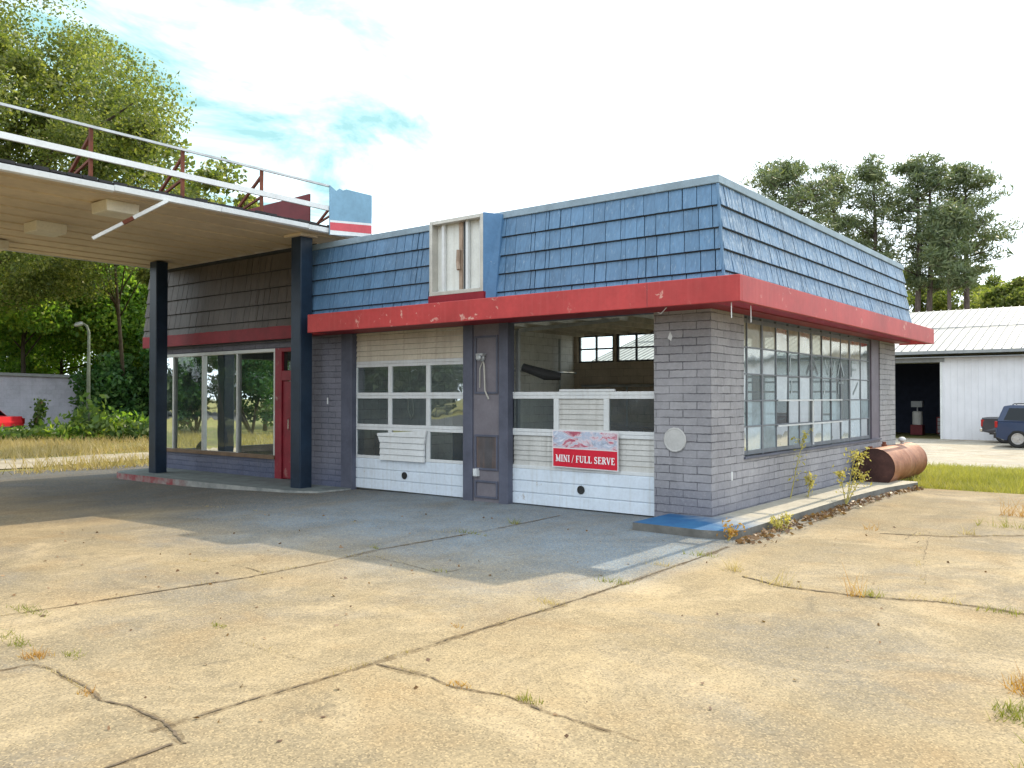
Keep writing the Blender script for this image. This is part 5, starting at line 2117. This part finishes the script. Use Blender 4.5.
# pines behind the warehouse
def pine(label, u, d, vtop, crown_w, vlow, tr=.24, twin=None, dens=1.0, seed=0):
    b = ground_at(u, d)
    ztop = 1.65 + (397 - vtop) / F * d
    zlow = 1.65 + (397 - vlow) / F * d
    o = thing('pine_tree', label, 'pine tree', tuple(b), 0, 'tall pines behind the warehouse')
    t = MB()
    tops = [(0, 0)] if not twin else [(0, 0), twin]
    cs, rd = [], []
    for (dx, dy) in tops:
        bb = V(tuple(b)) + V((dx, dy, 0))
        sway = V((R.uniform(-.5, .5), R.uniform(-.5, .5), 0))
        path = [bb, bb + sway * .4 + V((0, 0, ztop * .35)), bb + sway + V((0, 0, ztop * .7)), bb + sway * .6 + V((0, 0, ztop - .4 - b[2]))]
        t.tube(path, [tr * 1.3, tr, tr * .7, tr * .15], 8)
        nb_ = int(34 * dens)
        for k in range(nb_):
            s = (k + R.random()) / nb_
            zz = zlow + (ztop - zlow) * s
            # broad rounded top, sparse lower limbs
            prof = math.sin(min(1, (1 - s) * 2.2 + .12) * math.pi / 2) * (.6 + .4 * math.sin(s * 2.6 + .3))
            rr = crown_w * prof * R.uniform(.55, 1.1)
            th = R.uniform(0, 2 * math.pi)
            hfrac = (zz - b[2]) / (ztop - b[2])
            st_ = path[1].lerp(path[3], max(0, (hfrac - .35) / .65))
            st_.z = zz - rr * .25
            e = st_ + V((math.cos(th) * rr, math.sin(th) * rr, rr * R.uniform(.1, .45)))
            t.tube([st_, st_.lerp(e, .5) + V((0, 0, -.1)), e], [tr * .22, tr * .15, .02], 5)
            m = 3 if rr > 1.2 else 2
            for j in range(m):
                f_ = 1 - .33 * j
                q = st_.lerp(e, f_) + V((R.uniform(-.4, .4), R.uniform(-.4, .4), R.uniform(.0, .4)))
                cs.append(np.array(q))
                rd.append(R.uniform(.55, 1.0) * (1 if s > .35 else .8))
        for k in range(int(9 * dens)):
            q = path[3] + V((R.uniform(-1, 1) * crown_w * .45, R.uniform(-1, 1) * crown_w * .45, R.uniform(-1.4, .2)))
            cs.append(np.array(q))
            rd.append(.8)
    build('trunk', t, M['bark_pine'], o, smooth=True)
    pts = clumps(cs, np.array(rd) * 1.25, 70, .55)
    v_, f_ = leaves(pts, .085, 5.5)
    rawmesh('crown', v_, f_, M['leaf_pine'], o)
    return o


pine('broad rounded pine leftmost of the row, rising above the blue roof edge', 788, 70, 164, 4.0, 235, .28, None, 1.4)
pine('thin sparse pine with a bare leaning top beside the broad leftmost pine', 832, 74, 166, 1.7, 250, .18, None, .6)
pine('tall pine with a full dark crown left of the twin-trunked one', 873, 72, 160, 2.9, 285, .24, None, 1.2)
pine('twin-trunked tall pine in the middle of the row', 916, 70, 158, 3.0, 290, .25, (.75, .2), .8)
pine('rightmost pine with a wide open crown and long lower limbs', 968, 70, 166, 3.9, 280, .26, None, 1.5)
pine('slim short pine standing just left of the rightmost pine', 951, 66, 205, 1.9, 290, .18, None, .8)
for (u, d, v, r, lb) in ((1012, 75, 300, 2.2, 'low bright green tree above the warehouse roof at the right edge'), (940, 90, 300, 4.5, 'hazy low tree behind the pine trunks, centre'), (880, 95, 296, 5.0, 'hazy low tree behind the pine trunks, left'),
                     (990, 92, 298, 4.0, 'hazy low tree behind the pine trunks, right')):
    b = ground_at(u, d)
    tree('background_tree', lb, b, dep(u, v, d), (r, r, r * .7), 30, 420, 1.2, .17, M['leaf_oak'], M['bark'], .2, 6, 'low trees behind the warehouse')


# the wood across the road, behind the viewpoint: mirrored in the shop glass
n = 150
cs = np.concatenate([np.stack([NR.uniform(-75, 70, n), NR.uniform(-62, -50, n), NR.uniform(1.0, 7, n)], 1),
                     np.stack([NR.uniform(-80, -66, 110), NR.uniform(-60, 0, 110), NR.uniform(1.0, 9, 110)], 1)])
v_, f_ = leaves(clumps(cs, NR.uniform(2.0, 3.8, n + 110), 650), .30)
tag(rawmesh('far_wood', v_, f_, leafmat('dark_wood_leaves', (.012, .028, .012), (.025, .05, .02), (.06, .09, .035), .3)), 'dark wood across the road mirrored in the shop glass', 'wood', None, 'stuff')  # darker leaf colour of its own for the wood


# grass -----------------------------------------------------------
def blades(pts, h, w, lean=.35):
    n = len(pts)
    a = NR.random(n) * 2 * math.pi
    hh = h * (1 + .4 * NR.normal(0, 1, n)).clip(.3, 2)
    side = np.stack([np.cos(a), np.sin(a), np.zeros(n)], 1) * (w / 2)
    ln = np.stack([NR.normal(0, lean, n), NR.normal(0, lean, n), np.ones(n)], 1) * hh[:, None]
    v = np.stack([pts - side, pts + side, pts + ln + side * .15, pts + ln - side * .15], 1).reshape(-1, 3)
    return v, np.arange(n * 4).reshape(-1, 4)


def scatter(n, fx, fy):
    x, y = fx(n), fy(n)
    z = np.array([gz(p, q) for p, q in zip(x, y)]) - .03
    return np.stack([x, y, z], 1)


n = 42000
gx = NR.uniform(-2.5, 7.5, n)
gy = NR.uniform(6.35, 13.2, n) + .12 * np.sin(gx * 5)
keep = ~((gx < .1) & (gy < 9.4)) & (np.sin(gx * 2.1 + gy) + np.sin(gy * 3.3 - gx * 1.3) + NR.normal(0, .8, n) > -1.6)
gx, gy = gx[keep], gy[keep]
pts = np.stack([gx, gy, np.array([gz(p, q) for p, q in zip(gx, gy)]) - .03], 1)
v_, f_ = blades(pts, .10, .018, .45)
tag(rawmesh('grass', v_, f_, M['grass']), 'short green and yellow lawn strip beside the tank', 'grass', None, 'stuff')
n = 60000
gx = NR.uniform(-44, -15.8, n)
gy = NR.uniform(-4, 14, n)
dens = np.sin(gx * .8) + np.sin(gy * 1.1 + gx * .3) + NR.normal(0, .9, n)
keep = (dens > -.8) & ~((gx > -21.8) & (gx < -18.2) & (NR.random(n) < .93)) & ~((gx < -30) & (NR.random(n) < .2))
gx, gy = gx[keep], gy[keep]
pts = np.stack([gx, gy, np.array([gz(p, q) for p, q in zip(gx, gy)]) - .03], 1)
v_, f_ = blades(pts, .20, .03, .5)
tag(rawmesh('dry_grass', v_, f_, M['grass_dry']), 'dry straw-coloured grass on the vacant yard', 'grass', None, 'stuff')
n = 9000
gy = NR.uniform(-12, 6, n)
gx = np.array([lot_r(y) for y in gy]) + NR.gamma(1.5, .35, n) - .08
pts = np.stack([gx, gy, np.array([gz(p, q) for p, q in zip(gx, gy)]) - .03], 1)
v_, f_ = blades(pts, .11, .012, .5)
tag(rawmesh('verge_grass', v_, f_, M['grass_tuft']), 'ragged verge grass along the right edge of the slab', 'grass', None, 'stuff')


def tuft(label, P, n, spread, h, mat, w=.006, name='grass_tuft'):
    n, h = max(14, int(n * .6)), h * .72
    pts = np.stack([NR.normal(0, spread[0], n).clip(-1.7 * spread[0], 1.7 * spread[0]) + P[0], NR.normal(0, spread[1], n).clip(-1.7 * spread[1], 1.7 * spread[1]) + P[1], np.full(n, P[2] + .004)], 1)
    v_, f_ = blades(pts, h, w, .7)
    o = rawmesh(name, v_, f_, mat)
    o.data.transform(Matrix.Translation(-V(tuple(P))))
    o.location = tuple(P)
    tag(o, label, 'grass tuft', 'grass tufts in the slab cracks')
    return o


pp = []
for path in PATHS:
    k = len(path)
    for c in NR.integers(0, k, max(2, k // 16)):
        m = int(NR.integers(3, 22))
        ii = (c + NR.normal(0, 2.5, m).astype(int)).clip(0, k - 1)
        q = path[ii] + NR.normal(0, .012, (m, 2))
        pp.append(np.stack([q[:, 0], q[:, 1], np.array([gz(*r) for r in q]) + .004], 1))
pp = np.concatenate(pp)
v_, f_ = blades(pp, .022, .005, .9)
tag(rawmesh('crack_growth', v_, f_, M['grass_dry']), 'sparse moss and dry grass growing along the slab cracks', 'ground cover', None, 'stuff')
GT, GO, GD = M['grass_tuft'], M['grass_orange'], M['grass_dry']
for (u, v, n, sp, h, mt, lb) in (
        (30, 612, 170, (.16, .04), .035, GT, 'low green tuft in the long crack at the left edge'),
        (5, 637, 80, (.07, .04), .035, GT, 'green tuft at the left edge below the long crack'),
        (20, 645, 90, (.06, .04), .045, GT, 'green tuft just above the orange weed'),
        (37, 657, 150, (.05, .045), .05, GO, 'orange dry weed at the left crack'),
        (74, 656, 90, (.06, .03), .03, GT, 'flat green tuft right of the orange weed'),
        (217, 627, 70, (.05, .025), .03, GT, 'small lone green tuft in the middle of the left slab'),
        (88, 694, 60, (.03, .025), .03, GO, 'small brown tuft in the lower left crack'),
        (460, 687, 70, (.05, .025), .03, GO, 'brown tuft in the lower middle crack'),
        (530, 702, 90, (.045, .025), .035, GT, 'green tuft at the bottom middle crack'),
        (455, 627, 40, (.05, .02), .025, GO, 'brown wisps on the long joint'),
        (550, 604, 90, (.09, .03), .04, GD, 'straw tuft on the long joint left of the shadow corner'),
        (613, 583, 110, (.10, .04), .05, GT, 'green tuft at the shadow corner'),
        (660, 566, 80, (.09, .03), .05, GD, 'straw tuft on the joint by the shadow strip'),
        (700, 556, 110, (.10, .04), .06, GT, 'green-brown tuft at the corner of the kerb'),
        (733, 571, 80, (.05, .05), .13, GD, 'dry upright tuft right of the kerb corner'),
        (780, 586, 90, (.10, .04), .14, GD, 'thin dry stalks in the right-hand crack'),
        (856, 597, 60, (.04, .03), .20, GO, 'tall brown stalks in the right-hand crack'),
        (871, 597, 90, (.05, .04), .07, GT, 'green sprig beside the brown stalks'),
        (936, 602, 60, (.12, .03), .06, GD, 'low straw tuft far along the right-hand crack'),
        (1008, 614, 140, (.12, .04), .05, GT, 'green tuft at the right edge of the crack'),
        (1012, 528, 170, (.22, .07), .12, GT, 'green patch at the right edge by the mound'),
        (1020, 517, 130, (.14, .07), .25, GO, 'orange weeds at the right edge behind the green patch'),
        (968, 535, 60, (.06, .05), .12, GD, 'dry tuft left of the green patch'),
        (870, 530, 40, (.05, .05), .10, GO, 'small brown sprig on the bare slab'),
        (376, 549, 50, (.06, .02), .04, GT, 'small tuft in the shaded joint'),
        (470, 534, 90, (.16, .02), .05, GT, 'row of small weeds in the shaded joint'),
        (515, 524, 70, (.05, .03), .08, GT, 'little weed in the joint near the doors'),
        (440, 572, 40, (.06, .03), .03, GT, 'tiny tuft where crack and joint meet'),
        (1014, 716, 260, (.06, .09), .06, GT, 'thick green tuft in the bottom right corner'),
        (1024, 690, 160, (.05, .08), .09, GO, 'orange-brown tuft above the bottom right corner')):
    tuft(lb, gnd(u, v), n, sp, h, mt)


# goldenrod-like weeds by the side wall
def weed(label, P, h, lean, n=9, mat='leaf_weed', stems=1):
    o = thing('weed', label, 'weed', tuple(P), 0, 'tall weeds by the side wall')
    t = MB()
    pts = []
    for s in range(stems):
        e = V(tuple(P)) + V((lean[0] + R.uniform(-.22, .22) * (s > 0), lean[1] + R.uniform(-.35, .35) * (s > 0), h * (1 if s == 0 else R.uniform(.55, .95))))
        m_ = V(tuple(P)).lerp(e, .55) + V((0, 0, h * .08))
        t.tube([V(tuple(P)), m_, e], [.008, .006, .003], 5)
        for k in range(int(60 * h)):
            q = R.uniform(.25, 1)
            c = V(tuple(P)).lerp(m_, q * 2) if q < .5 else m_.lerp(e, q * 2 - 1)
            pts.append(np.array(c) + NR.normal(0, .03 + .035 * q, 3))
        for k in range(5):
            q = R.uniform(.5, .95)
            c = m_.lerp(e, q)
            b2 = c + V((R.uniform(-.12, .12), R.uniform(-.12, .12), R.uniform(.06, .16)))
            t.tube([c, b2], [.004, .002], 4)
            for j in range(10):
                pts.append(np.array(c.lerp(b2, R.random())) + NR.normal(0, .02, 3))
    build('stem', t, M['leaf_weed'], o)
    v_, f_ = leaves(np.array(pts), .020, 2.6)
    rawmesh('foliage', v_, f_, M[mat], o)


P1 = on(822, 501, 2, .1)
weed('tall yellow-green weed growing against the block wall, left of the tank', np.array([.10, P1[1], .1]), .95, (.12, .3), stems=1)
P2 = on(846, 505, 2, .02)
weed('bushy yellow weed with several stems in front of the tank', np.array([P2[0], P2[1], .02]), .78, (.08, .25), stems=4)
P3 = on(832, 499, 2, .1)
weed('short weed on the kerb walk between the two tall weeds', np.array([.25, P3[1], .1]), .25, (.03, .1), stems=2)
P4 = on(786, 531, 2, .0)
weed('small green weed at the foot of the kerb', np.array([P4[0], P4[1], 0]), .10, (.02, .02), stems=3)
P5 = on(728, 541, 2, .0)
weed('low brown weed at the corner of the kerb', np.array([P5[0], P5[1], 0]), .08, (.02, .02), stems=2, mat='grass_orange')

# leaf litter along the kerb
n = 620
y = NR.uniform(-1.2, 6.3, n)
x = .80 + np.abs(NR.normal(0, .11, n)) + np.clip(y - 4, 0, 3) * .1
pts = np.stack([x, y, np.full(n, .012) + NR.random(n) * .035], 1)
v_, f_ = leaves(pts, .04, 1.5, .7)
tag(rawmesh('leaf_litter', v_, f_, M['litter']), 'brown fallen leaves and trash gathered along the kerb', 'leaf litter', None, 'stuff')
n = 260
pts = np.stack([NR.uniform(-6, 3.5, n), NR.uniform(-9, 3, n), np.full(n, .012)], 1)
keep = ~((pts[:, 0] < .8) & (pts[:, 1] > -1.2))
v_, f_ = leaves(pts[keep], .022, 1.5, .85)
tag(rawmesh('leaf_litter', v_, f_, M['litter']), 'specks of dead leaf and grit scattered over the slab', 'leaf litter', None, 'stuff')

# ------------------------------------------------------------------ light
S = V((.035, .95, 1.0)).normalized()
sd = bpy.data.lights.new('sun', 'SUN')
sd.energy = 5.0
sd.angle = math.radians(.55)
sd.color = (1.0, .86, .64)
so = bpy.data.objects.new('sun', sd)
col.objects.link(so)
so.rotation_euler = S.to_track_quat('Z', 'Y').to_euler()
so.location = (0, 30, 40)

wd_ = bpy.data.worlds.new('World')
scn.world = wd_
wd_.use_nodes = True
nt = wd_.node_tree
nt.nodes.clear()
g = NT(nt)
wo = g.n('ShaderNodeOutputWorld')
sky = g.n('ShaderNodeTexSky', sky_type='NISHITA')
sky.sun_disc = False
sky.sun_elevation = math.asin(S.z)
sky.sun_rotation = math.atan2(S.x, S.y)
sky.air_density = 1.0
sky.dust_density = 1.5
sky.ozone_density = 1.0
bg = g.n('ShaderNodeBackground')
bg.inputs[1].default_value = .15
g.l(sky.outputs[0], bg.inputs[0])
# clouds: bright thin cover over the northern half of the sky
tc = g.coord('Generated')
sp = g.n('ShaderNodeSeparateXYZ')
g.l(tc, sp.inputs[0])
zc_ = g.math('ADD', g.math('MAXIMUM', sp.outputs[2], 0.0), .12)
cb2 = g.n('ShaderNodeCombineXYZ')
g.l(g.math('DIVIDE', sp.outputs[0], zc_), cb2.inputs[0])
g.l(g.math('DIVIDE', sp.outputs[1], zc_), cb2.inputs[1])
cl = g.noise(g.mapping(cb2.outputs[0], (1.0, .62, 1), (2.3, 1.1, 0), (0, 0, .5)), 2.3, 7, .6, .6)
# one thinner window of open sky high in the north-west
d0 = ray(240, 60)
d0 = d0 / np.linalg.norm(d0)
dt = g.n('ShaderNodeVectorMath', operation='DOT_PRODUCT')
g.l(tc, dt.inputs[0])
dt.inputs[1].default_value = tuple(d0)
near = g.n('ShaderNodeMapRange', interpolation_type='SMOOTHSTEP')
g.l(dt.outputs['Value'], near.inputs[0])
near.inputs[1].default_value = .955
near.inputs[2].default_value = .985
cov = g.math('SUBTRACT', g.math('ADD', cl, .40), g.math('MULTIPLY', near.outputs[0], .44))
mask = g.ramp(cov, [(.36, 0.), (.64, 1.)])
bg2 = g.n('ShaderNodeBackground')
bg2.inputs[0].default_value = (.86, .96, 1.03, 1)
bg2.inputs[1].default_value = 2.25
# pale cyan haze veil in the open patch
bg3 = g.n('ShaderNodeBackground')
bg3.inputs[0].default_value = (.50, .92, .94, 1)
bg3.inputs[1].default_value = 1.0
mv = g.n('ShaderNodeMixShader')
mv.inputs[0].default_value = .93
g.l(bg.outputs[0], mv.inputs[1])
g.l(bg3.outputs[0], mv.inputs[2])
mxs = g.n('ShaderNodeMixShader')
g.l(mask, mxs.inputs[0])
g.l(mv.outputs[0], mxs.inputs[1])
g.l(bg2.outputs[0], mxs.inputs[2])
g.l(mxs.outputs[0], wo.inputs[0])

scn.view_settings.view_transform = 'Standard'
scn.view_settings.look = 'None'
scn.view_settings.exposure = 0
scn.view_settings.gamma = 1
scn.render.engine = 'CYCLES'
scn.cycles.use_denoising = True
scn.cycles.max_bounces = 8
scn.cycles.transparent_max_bounces = 12
scn.cycles.sample_clamp_indirect = 6
